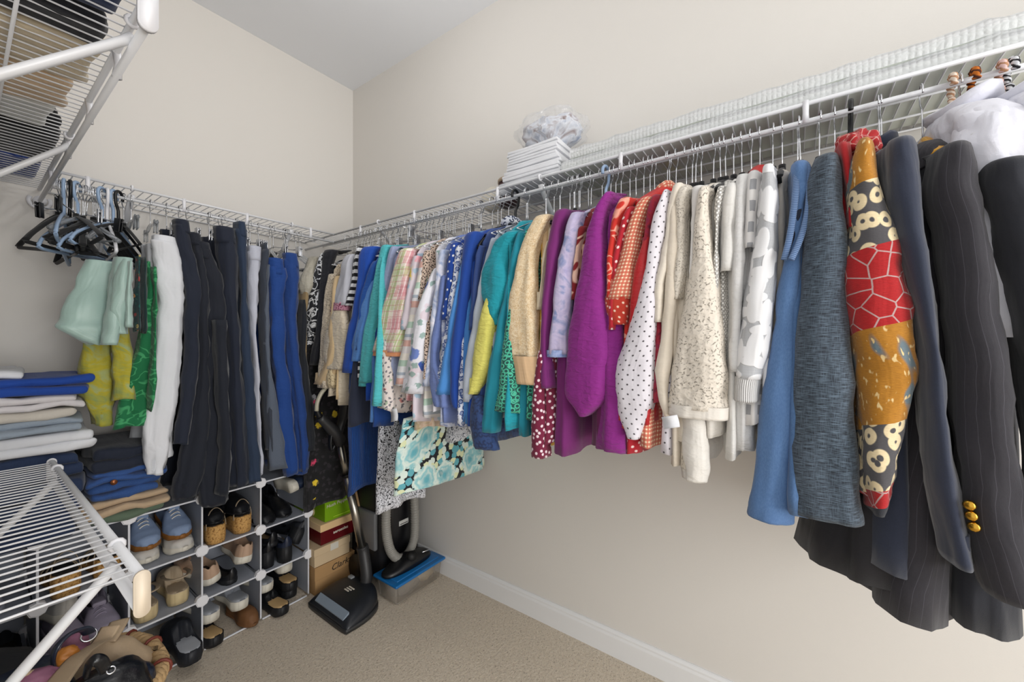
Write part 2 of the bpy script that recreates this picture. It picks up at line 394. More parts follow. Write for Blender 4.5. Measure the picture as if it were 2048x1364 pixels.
# ------------------------------------------------------------------ room
def struct(name, bm, m, **k):
    o = obj(name, bm, m, smooth=False); o['kind'] = 'structure'; return o
def sbox(name, b, m, bev=0):
    bm = new(); add_box(bm, *b, bev=bev); return struct(name, bm, m)
sbox('floor', (LX-.9, WX+.1, FY-.1, BY+.1, -.06, 0), M_carpet)
sbox('ceiling', (LX-.1, WX+.1, FY-.1, BY+.1, CEIL, CEIL+.08), M_ceil)
sbox('wall_back', (LX-.1, WX+.1, BY, BY+.1, 0, CEIL), M_wall)
sbox('wall_right', (WX, WX+.1, FY, BY, 0, CEIL), M_wall)
sbox('wall_left', (LX-.1, LX, .62, BY, 0, CEIL), M_wall)
sbox('wall_front', (LX, WX, FY-.1, FY, 0, CEIL), M_wall)
def baseboard(name, pts_fn, L):
    bm = new(); prof = ((0,0),(.014,0),(.014,.072),(.011,.080),(.011,.086),(.007,.093),(.004,.0955),(0,.0955))
    A = [bm.verts.new(pts_fn(0, d, z)) for d, z in prof]; B = [bm.verts.new(pts_fn(L, d, z)) for d, z in prof]
    for i in range(len(prof)): bm.faces.new((A[i], A[(i+1)%len(prof)], B[(i+1)%len(prof)], B[i]))
    bm.faces.new(A); bm.faces.new(list(reversed(B))); bmesh.ops.recalc_face_normals(bm, faces=bm.faces); return struct(name, bm, M_trim)
baseboard('baseboard_right', lambda s, d, z: (WX-d, FY+s, z), BY-FY)
baseboard('baseboard_back', lambda s, d, z: (LX+s, BY-d, z), WX-LX-.014)
# ceiling fixture out of view
bm = new(); add_tube(bm, [(0,0,.12),(0,0,.10)], .11, 24); lamp = empty('ceiling_lamp', (LAMP[0],LAMP[1],CEIL-.12), 0, 'round white flush ceiling lamp above the closet', 'lamp')
obj('canopy', bm, M_trim, lamp, world=False)
# ------------------------------------------------------------------ wire shelves
def wire_mesh(name, pts, r=.0017, n=6):
    bm = new(); add_tube(bm, pts, r, n); me = bpy.data.meshes.new(name); bm.to_mesh(me); bm.free(); me.materials.append(M_wire); return me
def wire_shelf(along, fixed_wall, s0, s1, zdeck, depth, sgn, label, drop=.041, mids=(.34, .66), step=.0254, lip=True, rodr=.0055, railr=.0048, nmax=200):
    """along: axis the shelf runs on ('x'/'y'); sgn: direction from the wall into the room"""
    mk = (lambda s, d, z: (s, fixed_wall+sgn*d, z)) if along == 'x' else (lambda s, d, z: (fixed_wall+sgn*d, s, z))
    sh = empty('wire_shelf', mk((s0+s1)/2, depth/2, zdeck), 0, label, 'shelf')
    def tb(nm, pts, r, n=10): bm = new(); add_tube(bm, pts, r, n); return obj(nm, bm, M_wire, sh)
    tb('front_rail', [mk(s0, depth, zdeck), mk(s1, depth, zdeck)], railr)
    tb('hanging_rod', [mk(s0, depth, zdeck-drop), mk(s1, depth, zdeck-drop)], rodr, 12)
    tb('back_rail', [mk(s0, .006, zdeck-.003), mk(s1, .006, zdeck-.003)], .0028)
    for m in mids: tb('support_wire', [mk(s0, depth*m, zdeck-.006), mk(s1, depth*m, zdeck-.006)], .0028)
    me = wire_mesh('cross_wire', [mk(0, .004, .0), mk(0, depth, .0)]); n = int((s1-s0)/step)
    for i in range(min(n, nmax)):
        s = s0+step*(i+.5); o = link_mesh('cross_wire', me, sh, mk(s, 0, zdeck+.001) if False else (0,0,0))
        o.matrix_parent_inverse = parent_inv(sh)
        p = mk(s, 0, zdeck+.002); q = mk(0, 0, 0)
        o.location = (p[0]-q[0], p[1]-q[1], p[2])
    return sh, mk
def shelf_clip(sh, mk, s, zdeck, depth, drop):
    bm = new(); p = mk(s, depth, 0)
    add_tube(bm, [mk(s, depth, zdeck+.006), mk(s, depth+.003, zdeck-drop*.5), mk(s, depth+.001, zdeck-drop-.004)], [.0068,.006,.0075], 8); obj('rod_clip', bm, M_whiteplastic, sh)
def brace(sh, mk, s, zdeck, depth, drop, wd=.010, fall=.30, inner=.003, fl=.5):
    bm = new(); add_tube(bm, [mk(s, depth-.002, zdeck-drop+.018), mk(s, depth*.96, zdeck-drop*.9), mk(s, inner, zdeck-fall)], wd, 8, flat=fl)
    b = obj('brace', bm, M_wire, sh)
    bm = new(); add_tube(bm, arc(mk(s, depth, zdeck), .009, 0, 360, 10, (0,0,1), Vector(mk(0,1,0))-Vector(mk(0,0,0)))[:-1], .0035, 6, closed=True); obj('brace_hook', bm, M_whiteplastic, b)
def end_cap(sh, mk, s, zdeck, depth, drop, mat, e=.006, r=.011, out=1):
    bm = new(); pts = arc(mk(s, depth, zdeck), r, 0, 180, 8, Vector(mk(0,1,0))-Vector(mk(0,0,0)), (0,0,1)) + arc(mk(s, depth, zdeck-drop), r, 180, 360, 8, Vector(mk(0,1,0))-Vector(mk(0,0,0)), (0,0,1))
    d = (Vector(mk(e,0,0))-Vector(mk(0,0,0)))*out
    A = [bm.verts.new(p) for p in pts]; B = [bm.verts.new(p+d) for p in pts]
    for i in range(len(pts)): bm.faces.new((A[i], A[(i+1)%len(pts)], B[(i+1)%len(pts)], B[i]))
    bm.faces.new(A); bm.faces.new(list(reversed(B))); bmesh.ops.recalc_face_normals(bm, faces=bm.faces)
    bmesh.ops.bevel(bm, geom=[e for e in bm.edges if abs(e.calc_face_angle(0)) > 1.2], offset=.0015, segments=2, affect='EDGES')
    obj('end_cap', bm, mat, sh)
D = .297
shR, mkR = wire_shelf('y', WX, -1.1, BY-.004, DECK, D, -1, 'long white wire shelf and rod on the right wall carrying the foam slabs')
for s in (-.62, -.02, .42, .88, 1.33, 1.72): shelf_clip(shR, mkR, s, DECK, D, .041)
for s in (-.75, .70, 1.58): brace(shR, mkR, s, DECK, D, .041)
shB, mkB = wire_shelf('x', BY, .19, WX-D+.002, DECK-.001, D, -1, 'white wire shelf and rod on the back wall above the trousers')
for s in (.26, .52, .74, 1.02): shelf_clip(shB, mkB, s, DECK-.001, D, .041)
for s in (.37, .93): brace(shB, mkB, s, DECK, D, .041)
end_cap(shB, mkB, .192, DECK-.001, D, .041, M_whiteplastic, .012, .0105, -1)
UX = .177; ud = UX-LX
shU, mkU = wire_shelf('y', LX, .842, BY-.006, DECK, ud, 1, 'white wire shelf overhead at upper left loaded with folded clothes', drop=.045, rodr=.0062, railr=.0056, mids=(.3, .62))
for s in (1.05, 1.32, 1.62, 1.95): shelf_clip(shU, mkU, s, DECK, ud, .045)
for s in (.926, 1.58): brace(shU, mkU, s, DECK, ud, .045, wd=.0095, fall=.34, fl=.8)
end_cap(shU, mkU, .842, DECK, ud, .045, M_whiteplastic, .012, .0125, -1)
# wall socket that carries the rod end
bm = new(); add_tube(bm, arc((UX, BY-.020, DECK-.045), .026, 150, 390, 12, (1,0,0), (0,0,1)), .006, 8); add_tube(bm, [(UX, BY-.002, DECK-.045), (UX, BY-.03, DECK-.045)], .017, 14); obj('rod_socket', bm, M_whiteplastic, shU)
LOWX = .157; LOWZ = CZ-.345; ld = LOWX-LX
shL, mkL = wire_shelf('y', LX, .775, 1.70, LOWZ, ld, 1, 'white wire shelf at lower left in front of the shoe cubbies', drop=.048, rodr=.0078, railr=.0068, mids=(.2, .5), step=.0254)
for s in (.925, 1.60): brace(shL, mkL, s, LOWZ, ld, .048, wd=.0100, fall=.36, fl=.8)
end_cap(shL, mkL, .775, LOWZ, ld, .048, M_beigecap, .007, .0095, -1)
end_cap(shL, mkL, 1.70, LOWZ, ld, .048, M_whiteplastic, .005, .010, 1)
# ------------------------------------------------------------------ clothes hangers
def hook_pts(h=.075, r=.017, top=.0):
    # hangs over a rod whose centre is the origin; the neck goes straight down to z=-h
    P = arc((0,0,0), r, 205, -20, 10, (1,0,0), (0,0,1))[::1]
    P += [Vector((r*.75, 0, -r*1.15)), Vector((r*.15, 0, -r*1.9)), Vector((0,0,-r*2.6)), Vector((0,0,-h))]
    return smooth_pts(P, 2)
def hanger_parts(kind, half=.2, bar=None):
    """list of (part name, bmesh, material): plane XZ, hook round the origin"""
    out = []
    if kind in ('wire', 'velvet', 'velvetbar', 'clear', 'wood', 'yellow', 'red', 'yarn'):
        h = .105
        bm = new()
        if kind == 'yarn':
            P = hook_pts(h); add_tube(bm, P, [.0055+.0016*math.sin(i*2.2) for i in range(len(P))], 8)
        else: add_tube(bm, hook_pts(h), .0016 if kind != 'velvet' else .0018, 6)
        out.append(('hook', bm, M_chrome))
        bm = new()
        sh = smooth_pts([(-half,0,-h-.072), (-half*.75,0,-h-.050), (-half*.35,0,-h-.016), (-.012,0,-h+.003), (.012,0,-h+.003), (half*.35,0,-h-.016), (half*.75,0,-h-.050), (half,0,-h-.072)], 3)
        if kind == 'velvetbar': sh = smooth_pts([(-half,0,-h-.105), (-half*.8,0,-h-.075), (-half*.35,0,-h-.022), (-.012,0,-h+.003), (.012,0,-h+.003), (half*.35,0,-h-.022), (half*.8,0,-h-.075), (half,0,-h-.105)], 3)
        if kind == 'wire': add_tube(bm, sh, .0017, 6); add_tube(bm, [(-half,0,-h-.072), (half,0,-h-.072)], .0017, 6)
        elif kind in ('velvet', 'velvetbar'):
            add_tube(bm, sh, .0085 if kind == 'velvetbar' else .0062, 8, flat=.5); add_tube(bm, [(0,0,-h+.018), (0,0,-h-.004)], .0075, 8)
            zb_ = -h-(.109 if kind == 'velvetbar' else .074); add_tube(bm, [(-half*.98,0,zb_), (half*.98,0,zb_)], .006 if kind == 'velvetbar' else .0038, 6)
        elif kind == 'clear': add_tube(bm, sh, .007, 8); add_tube(bm, [(-half*.9,0,-h-.07), (half*.9,0,-h-.07)], .0035, 6)
        elif kind == 'yarn': add_tube(bm, sh, .009, 8)
        elif kind in ('wood', 'yellow'): add_tube(bm, sh, [.0055+.008*abs(i/(len(sh)-1)-.5)*2 for i in range(len(sh))], 10)
        elif kind == 'red': add_tube(bm, sh, [.006+.018*(1-abs(i/(len(sh)-1)-.5)*1.6) for i in range(len(sh))], 12)
        out.append(('shoulder_bar', bm, {'wire': M_chrome, 'velvet': M_velvet, 'velvetbar': M_velvet, 'clear': M_clear, 'wood': M_wood, 'yellow': M_yellowwood, 'red': M_redpad, 'yarn': M_whiteplastic}[kind]))
    elif kind in ('tubular', 'blacktube', 'whitetube'):
        bm = new(); m = {'tubular': M_blueplastic, 'blacktube': M_black, 'whitetube': M_whiteplastic}[kind]
        add_tube(bm, smooth_pts(arc((0,0,0), .021, 200, -20, 8, (1,0,0), (0,0,1))+[Vector((.016,0,-.028)), Vector((.002,0,-.05)), Vector((0,0,-.10))], 2), .0048, 8); out.append(('hook', bm, m))
        bm = new(); sh = smooth_pts([(0,0,-.10), (half*.4,0,-.128), (half*.85,0,-.178), (half,0,-.205), (half*.96,0,-.222), (0,0,-.224), (-half*.96,0,-.222), (-half,0,-.205), (-half*.85,0,-.178), (-half*.4,0,-.128)], 3, True)
        add_tube(bm, sh, .0048, 8, closed=True); out.append(('shoulder_bar', bm, m))
    elif kind in ('clip', 'clipclear'):
        bm = new(); add_tube(bm, hook_pts(.085), .0017, 6); out.append(('hook', bm, M_chrome))
        bm = new(); m = M_chrome if kind == 'clip' else M_clear
        add_tube(bm, smooth_pts([(-half,0,-.092), (-half*.5,0,-.09), (0,0,-.08), (half*.5,0,-.09), (half,0,-.092)], 3), .0019 if kind == 'clip' else .006, 8); out.append(('crossbar', bm, m))
        for s in (-1, 1):
            bm = new(); add_box(bm, s*half*.8-.013, s*half*.8+.013, -.006, -.002, -.125, -.08, .0015); add_box(bm, s*half*.8-.013, s*half*.8+.013, .002, .006, -.125, -.08, .0015)
            add_tube(bm, [(s*half*.8-.009,0,-.088), (s*half*.8+.009,0,-.088)], .005, 8); out.append(('clip', bm, M_black if (kind == 'clip' and s > 0) else m))
    return out
_hc = {}
def hanger(kind, half, loc, rz, label, group, tilt=0, hookmat=None, roll=0):
    key = (kind, round(half, 3))
    root = empty('clothes_hanger', loc, rz, label, 'hanger', group)
    root.rotation_euler = (tilt, roll, rz)
    if key not in _hc:
        L = []
        for nm, bm, m in hanger_parts(kind, half):
            for f in bm.faces: f.smooth = True
            me = bpy.data.meshes.new(nm); bm.to_mesh(me); bm.free(); me.materials.append(m); L.append((nm, me))
        _hc[key] = L
    for nm, me in _hc[key]:
        if hookmat and nm == 'hook':
            me = me.copy(); me.materials[0] = hookmat
        link_mesh(nm, me, root)
    return root
def short(pre, label):
    return ' '.join((pre+label).split()[:15])
# ------------------------------------------------------------------ garments on the right rod
GN = [0]
RG = 'garments hanging along the right wall rod'
def body_rows(Y, hem, ay=.018, ay2=None, near=.952, far=1.335, neck=None, drift=0, flare=.012, sh=.175):
    xc = (near+far)/2; hw = (far-near)/2; zt = RODZ-(.112 if neck is None else neck); ay2 = ay2 or ay*1.25
    zs = zt-(sh-.10)
    rows = [(RODX, Y, zt, .02, .010), (RODX, Y, zt-.012, .07, ay*.8), (RODX*.6+xc*.4, Y, zt-.035, hw*.72, ay), (xc, Y, zs, hw*.95, ay), (xc, Y, zs-.05, hw, ay)]
    zm = (zs-.05+hem)/2
    rows += [(xc-.003, Y+drift*.5, zm, hw+flare*.4, (ay+ay2)/2), (xc-.006, Y+drift, hem, hw+flare, ay2)]
    return rows
def mirror(rows, lim=1.405):
    out = []
    for r in rows:
        x = 2*RODX-.012-r[0]; ax = min(r[3], .03); x = min(x, lim-ax); out.append((x, r[1], r[2], ax, min(r[4], .028))+tuple(r[5:]))
    return out
def garment(name, label, cat, sleeve, mat, hem=None, X=.955, dx=.028, body=None, mat_s=None, cuff=None, hang='wire', fold=.12, bodyfold=.18, hy=None,
            collar=None, far=True, wr=.003, group=RG, sub=5, bn=44, Yc=None, half=.19, extra=None, hook=True, n=26, nf=4, sleeve_open=True, shoulder=True, hemw=.006):
    """sleeve: list of (y, xleft, xright[, X[, dx]]) photo rows of the sleeve that hangs nearest the room; hem: photo height of the body's lower edge"""
    GN[0] += 1; sd = GN[0]*3
    rows = [rrow(r[0], r[1], r[2], r[3] if len(r) > 3 else X, r[4] if len(r) > 4 else dx) for r in sleeve] if sleeve else []
    if Yc is None: Yc = rows[0][1] if rows else hy
    root = empty(name, (RODX, Yc, RODZ-.11), 0, label, cat, group)
    if rows and shoulder:   # the shoulder runs up and back towards the hanger
        a = rows[0]; rows = [(a[0]+.085, (a[1]+Yc)/2, a[2]+.030, .012, min(a[4], .02)), (a[0]+.035, a[1], a[2]+.014, .026, a[4]*.85)] + rows
    kw = dict(body or {})
    if hem is not None:
        near = kw.pop('near', .958); px = kw.pop('px', None)
        hh = math.atan2(Yc, near); pxx = CX+F*math.tan(YAW-hh); z = hz(pxx, hem, near/math.cos(hh))
        br = body_rows(Yc, z, near=near, **kw)
        b = obj('body', cloth(br, n=bn, sub=sub, fold=bodyfold, nf=5, seed=sd, wr=wr, hem=hemw), mat, root)
        if collar:
            bm = new(); zc = RODZ-.105
            P = [(RODX+math.cos(a)*.062, Yc+math.sin(a)*.022, zc+.010*math.sin(a*2)) for a in [i*math.pi/8 for i in range(16)]]
            add_tube(bm, P, .014, 8, closed=True, flat=.5); obj('collar', bm, collar, root)
    if rows:
        s = obj('sleeve', cloth(rows, n=n, sub=sub, fold=fold, nf=nf, seed=sd+1, wr=wr, open_bottom=sleeve_open), mat_s or mat, root)
        if cuff:
            cr, cm = cuff; c = [rrow(r[0], r[1], r[2], r[3] if len(r) > 3 else rows[-1][0], r[4] if len(r) > 4 else dx) for r in cr]
            obj('cuff', cloth(c, n=n, sub=4, fold=.03, seed=sd+5, wr=.001, top_cap=False, grow=False), cm, s)
        if far and hem is not None:
            obj('sleeve', cloth(mirror(rows), n=14, sub=3, fold=fold, seed=sd+2, wr=wr), mat_s or mat, root)
    if hook and hang:
        hanger(hang, half, (RODX, Yc, RODZ), R.uniform(-.10, .10), short('hanger of the ', label), 'hangers holding garments on the right rod', tilt=R.uniform(-.03, .03))
    return root
S = lambda *a, **k: fab(*a, **k)
# colours / cloths -------------------------------------------------
royal = S('solid', '0d47a8', crink=.15); navy = S('solid', '141d36', crink=.15); turq = S('solid', '4fb9c0', crink=.9)
G = garment
G('kimono_jacket', 'black kimono with white zebra and leaf print sleeve nearest the corner', 'jacket', [(512,642,664), (570,622,655), (640,607,646), (702,597,627)], S('squig', '10121c', 'e8eaee', 26, .055, 1), hem=690, dx=.03)
G('cardigan', 'black knitted cardigan hanging just right of the zebra print kimono', 'cardigan', [(508,648,672), (580,640,660), (660,632,652), (730,618,640)], S('solid', '13151f', crink=.5), hem=735)
G('blouse', 'ivory ruffled lace blouse left of the tan satin one', 'blouse', [(555,655,676), (620,647,668), (700,640,664), (775,636,668)], S('lace', 'd6c9b4', '6d6254', 70, .5, crink=.5), hem=790)
G('jacket', 'tan jacket with a broad pointed collar beside the black cardigan', 'jacket', [(560,668,690), (640,660,690), (710,655,690), (768,628,668)], S('solid', 'd8bd93', crink=.2), hem=800)
G('blouse', 'cream satin blouse with crinkled puffed sleeve', 'blouse', [(610,668,694), (660,652,700), (710,648,698), (738,655,692)], S('solid', 'd5c8b2', rough=.4, crink=1.0, sheen=.4), hem=812, cuff=([(738,650,680), (775,655,676)], S('lace', 'd9c7a2', '7b6544', 60, .5)))
G('tee_shirt', 'pale lavender short-sleeved top edged with burgundy trim', 'top', [(515,690,716), (560,678,710), (612,662,704)], S('solid', 'bfc1cb', crink=.15), hem=745, cuff=([(606,664,702), (622,660,700)], S('squig', '6c2b46', 'c58ba0', 60, .1)))
G('blouse', 'black and white zebra blouse with ruffled front beside the royal blue tunic', 'blouse', [(500,712,728), (560,704,718), (612,690,706)], S('stripes', 34, ((0, '14151c'), (.5, 'e9ebef'))), hem=760, fold=.3)
G('tunic', 'royal blue long-sleeved tunic third from the corner group', 'tunic', [(502,722,756), (570,714,744), (650,700,728), (745,683,716)], royal, hem=800)
G('tunic', 'dark navy tunic directly behind the chambray puff sleeve', 'tunic', [(530,742,766), (600,722,750), (700,712,738)], S('solid', '0f3f86', crink=.2), hem=855, mat_s=S('solid', '134a98', crink=.3))
G('blouse', 'chambray blue blouse with gathered puff sleeve left of the turquoise one', 'blouse', [(565,742,758), (620,722,750), (680,706,742), (722,704,732)], S('heather', '3f74bb', '5a8bcb', crink=.4), hem=840, sleeve_open=False)
G('blouse', 'turquoise embossed blouse with flared peplum hem', 'blouse', [(498,762,784), (560,750,776), (640,734,764), (715,723,755), (765,718,746)], turq, hem=812, body=dict(near=.93, ay2=.045, flare=.03), cuff=([(752,720,742), (772,717,740)], turq))
G('blouse', 'sheer lavender grey blouse between turquoise and plaid', 'blouse', [(500,780,794), (560,768,784), (640,756,774)], S('solid', '9aa5c6', crink=.4), hem=770)
plaid = S('plaid', 'e9e0cf', ((0, 11, 0, .42, 'd97d8d', .6), (1, 8, .1, .35, 'd26a7e', .55), (0, 11, .5, .30, 'a9bf6f', .75), (1, 8, .5, .30, 'b4c67c', .6), (0, 55, .2, .2, 'f7e6e8', .7), (1, 45, .3, .12, 'c24a62', .5)), crink=.5)
G('shirt', 'pink and lime plaid shirt with wide elbow sleeve', 'shirt', [(505,800,832), (560,784,826), (640,762,816), (704,747,808)], plaid, hem=800, cuff=([(700,747,807), (712,745,806)], S('solid', 'e39a6e')))
G('blouse', 'pastel blouse with yellow and lilac patches behind the plaid shirt', 'blouse', [(520,826,846), (590,812,834), (660,802,824)], S('floral', 'd9cfd8', 9, ('efd24f', 'cdaed6', 'e9a9b4', '9fc2d6'), .5), hem=845)
G('sweater', 'thin sweater striped in peach grey and mint pastels', 'sweater', [(525,842,862), (600,826,846), (680,808,834), (770,790,818)], S('stripes', 7, ((0, 'e4dfe0'), (.18, 'dfb3a8'), (.34, 'e4e2e6'), (.42, 'aeb9c6'), (.5, 'e7e8ea'), (.66, 'b9d2c2'), (.82, 'efe9df'))), hem=835)
G('blouse', 'brown dotted cheetah print blouse showing at the shoulder', 'blouse', [(508,848,866), (555,840,856), (600,836,850)], S('dots', 'c9b3a3', '2c211d', 120, .28, .8), hem=760)
wf = S('floral', 'e9e9f1', 9, ('3e5cab', '6f87c9', 'e3d6df', '7fa59c'), .46, crink=.25)
G('tunic', 'white tunic with large blue flower and green leaf print', 'tunic', [(545,862,878), (620,836,866), (700,820,860), (785,802,850)], wf, hem=820)
G('blouse', 'light blue and grey watercolour floral blouse', 'blouse', [(510,878,898), (600,866,884), (700,856,874), (772,846,866)], S('marble', '8ea6cd', 'c9cfe0', '6d7fb3', 26, crink=.3), hem=850, mat_s=S('marble', '7f97c4', 'c3cbe0', 'e6e4ee', 22, crink=.3))
G('blouse', 'periwinkle blue blouse with ballooned lower hem', 'blouse', [(560,882,898), (640,870,888), (720,860,880), (770,862,900), (812,868,904)], S('solid', '6c7fb6', crink=.4), hem=842, sleeve_open=False)
G('blouse', 'royal blue blouse sprinkled with white dots', 'blouse', [(494,902,924), (560,894,912), (640,884,900)], S('dots', '0f3f97', 'eef0f4', 46, .16, .6), hem=790)
G('tunic', 'blue and white leopard spotted tunic', 'tunic', [(500,914,934), (580,902,918), (680,886,902), (785,868,892)], S('leopard', 'dfe3ee', '37528f', 62, .22, .5, '6f86b8'), hem=850)
G('sweater', 'sky blue sweater with straight sleeve', 'sweater', [(525,922,942), (600,908,928), (700,890,914), (788,872,905)], S('heather', '3f82c9', '4f90d6'), hem=845)
G('tunic', 'deep blue V-shaped long tunic', 'tunic', [(475,930,964), (560,920,945), (680,906,932), (780,900,928), (816,908,926)], S('solid', '0d3f94', crink=.12), hem=848, hang='velvet')
G('blouse', 'dark blue denim-look blouse with leopard collar', 'blouse', [(500,955,968), (580,946,958), (660,938,950)], S('denim', '21386f', '38518c'), hem=870, collar=S('leopard', 'd5d8e2', '24304f', 70, .2, .5), hang='blacktube')
G('sweater', 'heather grey knitted cardigan beside the yellow one', 'cardigan', [(485,980,994), (560,958,978), (640,946,968), (720,932,958), (802,926,952)], S('heather', 'a3acba', 'b4bcc9', crink=.2), hem=838)
G('blouse', 'lemon yellow crinkled sleeve blouse', 'blouse', [(600,972,1000), (660,955,996), (730,948,985), (787,938,966)], S('solid', 'd9d36b', crink=1.0), hem=835, body=dict(near=1.0))
G('tunic', 'navy leopard jacquard tunic with curved hem hanging lowest of the blues', 'tunic', [(790,945,975), (840,940,985), (895,946,1000)], S('leopard', '27406f', '1b2c52', 55, .2, .5), hem=880, shoulder=False, Yc=onX(985, 600, .955).y, far=False)
tealm = S('solid', '0f93a3', crink=.8)
G('blouse', 'teal blouse with gathered knotted puff sleeve', 'blouse', [(470,1008,1046), (500,985,1030), (545,966,1022), (595,963,1016), (622,978,1008), (650,988,1002)], tealm, hem=860, body=dict(near=.94, ay2=.035), sleeve_open=False, wr=.006)
G('tunic', 'plain teal tunic with long draped panel behind the knotted sleeve', 'tunic', [(475,1032,1056), (560,1015,1038), (660,994,1022), (760,976,1012), (862,962,1000)], S('solid', '0b7f93', crink=.15), hem=868)
G('blouse', 'mint green blouse with black geometric chain print', 'blouse', [(470,1050,1064), (560,1030,1050), (660,1012,1042), (740,996,1044), (822,988,1046)], S('geo', '1c4f4a', '4fbf9f', 62, crink=.1), hem=835)
bg = S('solid', 'd2b48a', crink=.8, rough=.6)
G('shirt', 'tan shirt with shimmering textured sleeve and deep cuff', 'shirt', [(440,1070,1106), (500,1042,1080), (570,1026,1076), (650,1015,1078), (715,1020,1080)], bg, hem=790, cuff=([(712,1022,1084), (735,1028,1088), (768,1034,1090)], S('stripes', 260, ((0, 'cfa97f'), (.5, 'e0c19b')))), mat_s=S('squig', 'd6bb93', 'e6d3b3', 110, .07, crink=.6), hang='velvet')
G('blouse', 'mustard yellow dotted blouse with a loose tie behind the tan cuff', 'blouse', None, S('dots', 'd1a33f', 'f0e2c2', 44, .16, .3), hem=895, hy=onX(1078, 600, .955).y, body=dict(near=.97, ay2=.024), mat_s=None)
G('blouse', 'cream blouse squeezed between tan and plum', 'blouse', [(490,1090,1104), (560,1080,1094), (620,1074,1086)], S('solid', 'd8cab0', crink=.4), hem=780)
plum = S('solid', '6f1a66', crink=.1)
G('tunic', 'plum purple long tunic right of the tan shirt', 'tunic', [(430,1110,1140), (500,1098,1126), (600,1086,1112), (700,1080,1108), (775,1082,1112)], plum, hem=905, body=dict(ay=.022, ay2=.04))
G('blouse', 'burgundy blouse dotted with white blossoms and a long straight sleeve', 'blouse', [(700,1078,1102), (780,1068,1098), (850,1066,1098), (912,1067,1100)], S('dots', '6f0f35', 'e9d6dc', 62, .24, .7), hem=885, Yc=onX(1100, 600, .955).y, shoulder=False, far=False)
G('shirt', 'lavender and blue tie-dyed top with cropped sleeve', 'top', [(435,1140,1172), (500,1122,1158), (600,1108,1148), (708,1094,1140)], S('marble', 'a9a3c9', 'c3b9d6', '7d8cb9', 20, crink=.3), hem=810, cuff=([(700,1094,1139), (714,1094,1138)], S('marble', '5d74b0', '8ea0cf', 'a9b6dd', 40)), hang='tubular')
G('blouse', 'dark red blouse with cream leaf print', 'blouse', [(462,1158,1178), (520,1148,1166), (600,1144,1160)], S('squig', '7e0f18', 'e0b9a5', 11, .05, 1), hem=820)
mag = S('solid', '831a7c', crink=.9)
G('blouse', 'magenta blouse with huge billowing bell sleeve', 'blouse', [(395,1208,1236), (440,1183,1220), (500,1170,1216), (600,1152,1220), (700,1135,1229), (780,1130,1222), (815,1148,1200), (830,1160,1184)], mag, hem=905, body=dict(ay=.024, ay2=.055, near=.94), sleeve_open=False, dx=.04, fold=.06)
G('tunic', 'wine coloured tunic whose ragged hem hangs under the magenta sleeve', 'tunic', None, S('solid', '5d0f4a', crink=.1), hem=893, hy=onX(1190, 600, .955).y, body=dict(near=.965, ay=.024, ay2=.05, drift=-.02))
G('blouse', 'orange red blouse with pale scribbled flowers', 'blouse', [(405,1238,1270), (450,1222,1250), (520,1215,1238), (600,1214,1232)], S('squig', 'c4281c', 'e8a08c', 15, .03, 1), hem=850, hang='wire')
G('blouse', 'scarlet blouse with small white dots left of the coral gingham', 'blouse', [(425,1250,1276), (490,1232,1256), (560,1220,1246), (660,1216,1240)], S('dots', 'ad1427', 'f0d8d5', 52, .17, .7), hem=908, body=dict(ay2=.026))
gm = S('gingham', 'c8664f', 'dc9a80', 115, 'f4e6c4', crink=.25)
G('shirt', 'coral gingham shirt with folded back short sleeve', 'shirt', [(405,1278,1310), (450,1258,1290), (520,1236,1276), (600,1208,1264)], gm, hem=888, mat_s=gm, hang='red', cuff=([(596,1209,1263), (625,1214,1262), (650,1228,1258)], S('dots', 'b5301d', 'efd0b8', 60, .16, .5)), body=dict(ay2=.03), collar=gm)
G('blouse', 'bright red satin blouse seen behind the gingham shirt', 'blouse', [(480,1285,1310), (560,1270,1300), (640,1258,1290), (760,1244,1272), (838,1238,1262)], S('solid', 'b3101a', rough=.45, crink=.5), hem=845, hang='red')
G('blouse', 'burgundy and crimson printed blouse by the white dotted sleeve', 'blouse', [(400,1302,1326), (450,1290,1312), (520,1284,1304)], S('marble', '5f0f2c', '9c1c2f', '7b1c44', 30), hem=800)
G('blouse', 'white blouse with tiny black dots and long full sleeve', 'blouse', [(392,1326,1346), (450,1304,1340), (520,1293,1330), (600,1275,1320), (700,1243,1315), (780,1232,1312), (830,1238,1300), (872,1256,1290)], S('dots', 'd7d3da', '3a3238', 62, .13, 0, crink=.15), hem=905, dx=.04, sleeve_open=False, fold=.05, body=dict(ay2=.03))
ivory = S('solid', 'd9d0c2', crink=.3)
G('sweater', 'ivory sweater with turned-up elbow cuff', 'sweater', [(378,1348,1370), (430,1334,1356), (500,1322,1350), (570,1312,1336), (645,1310,1330)], ivory, hem=885, hang='velvet')
G('blouse', 'plain ivory blouse with long narrow sleeve ending in a gold ring', 'blouse', [(420,1340,1362), (520,1334,1362), (640,1326,1354), (740,1312,1346), (800,1322,1342), (838,1334,1344)], S('solid', 'd6cbbb', crink=.3), hem=932, hang='velvet')
G('blouse', 'ivory eyelet lace blouse with scalloped sleeve edge', 'blouse', [(385,1356,1384), (440,1354,1378), (520,1350,1376), (600,1347,1368)], S('lace', 'd8d0c3', '8a8176', 100, .52), hem=928, hang='velvet')
G('blouse', 'soft white blouse with open front edge between two lace ones', 'blouse', [(385,1388,1412), (450,1384,1400), (560,1378,1394)], S('solid', 'd9d6d3', crink=.3), hem=920, hang='velvet')
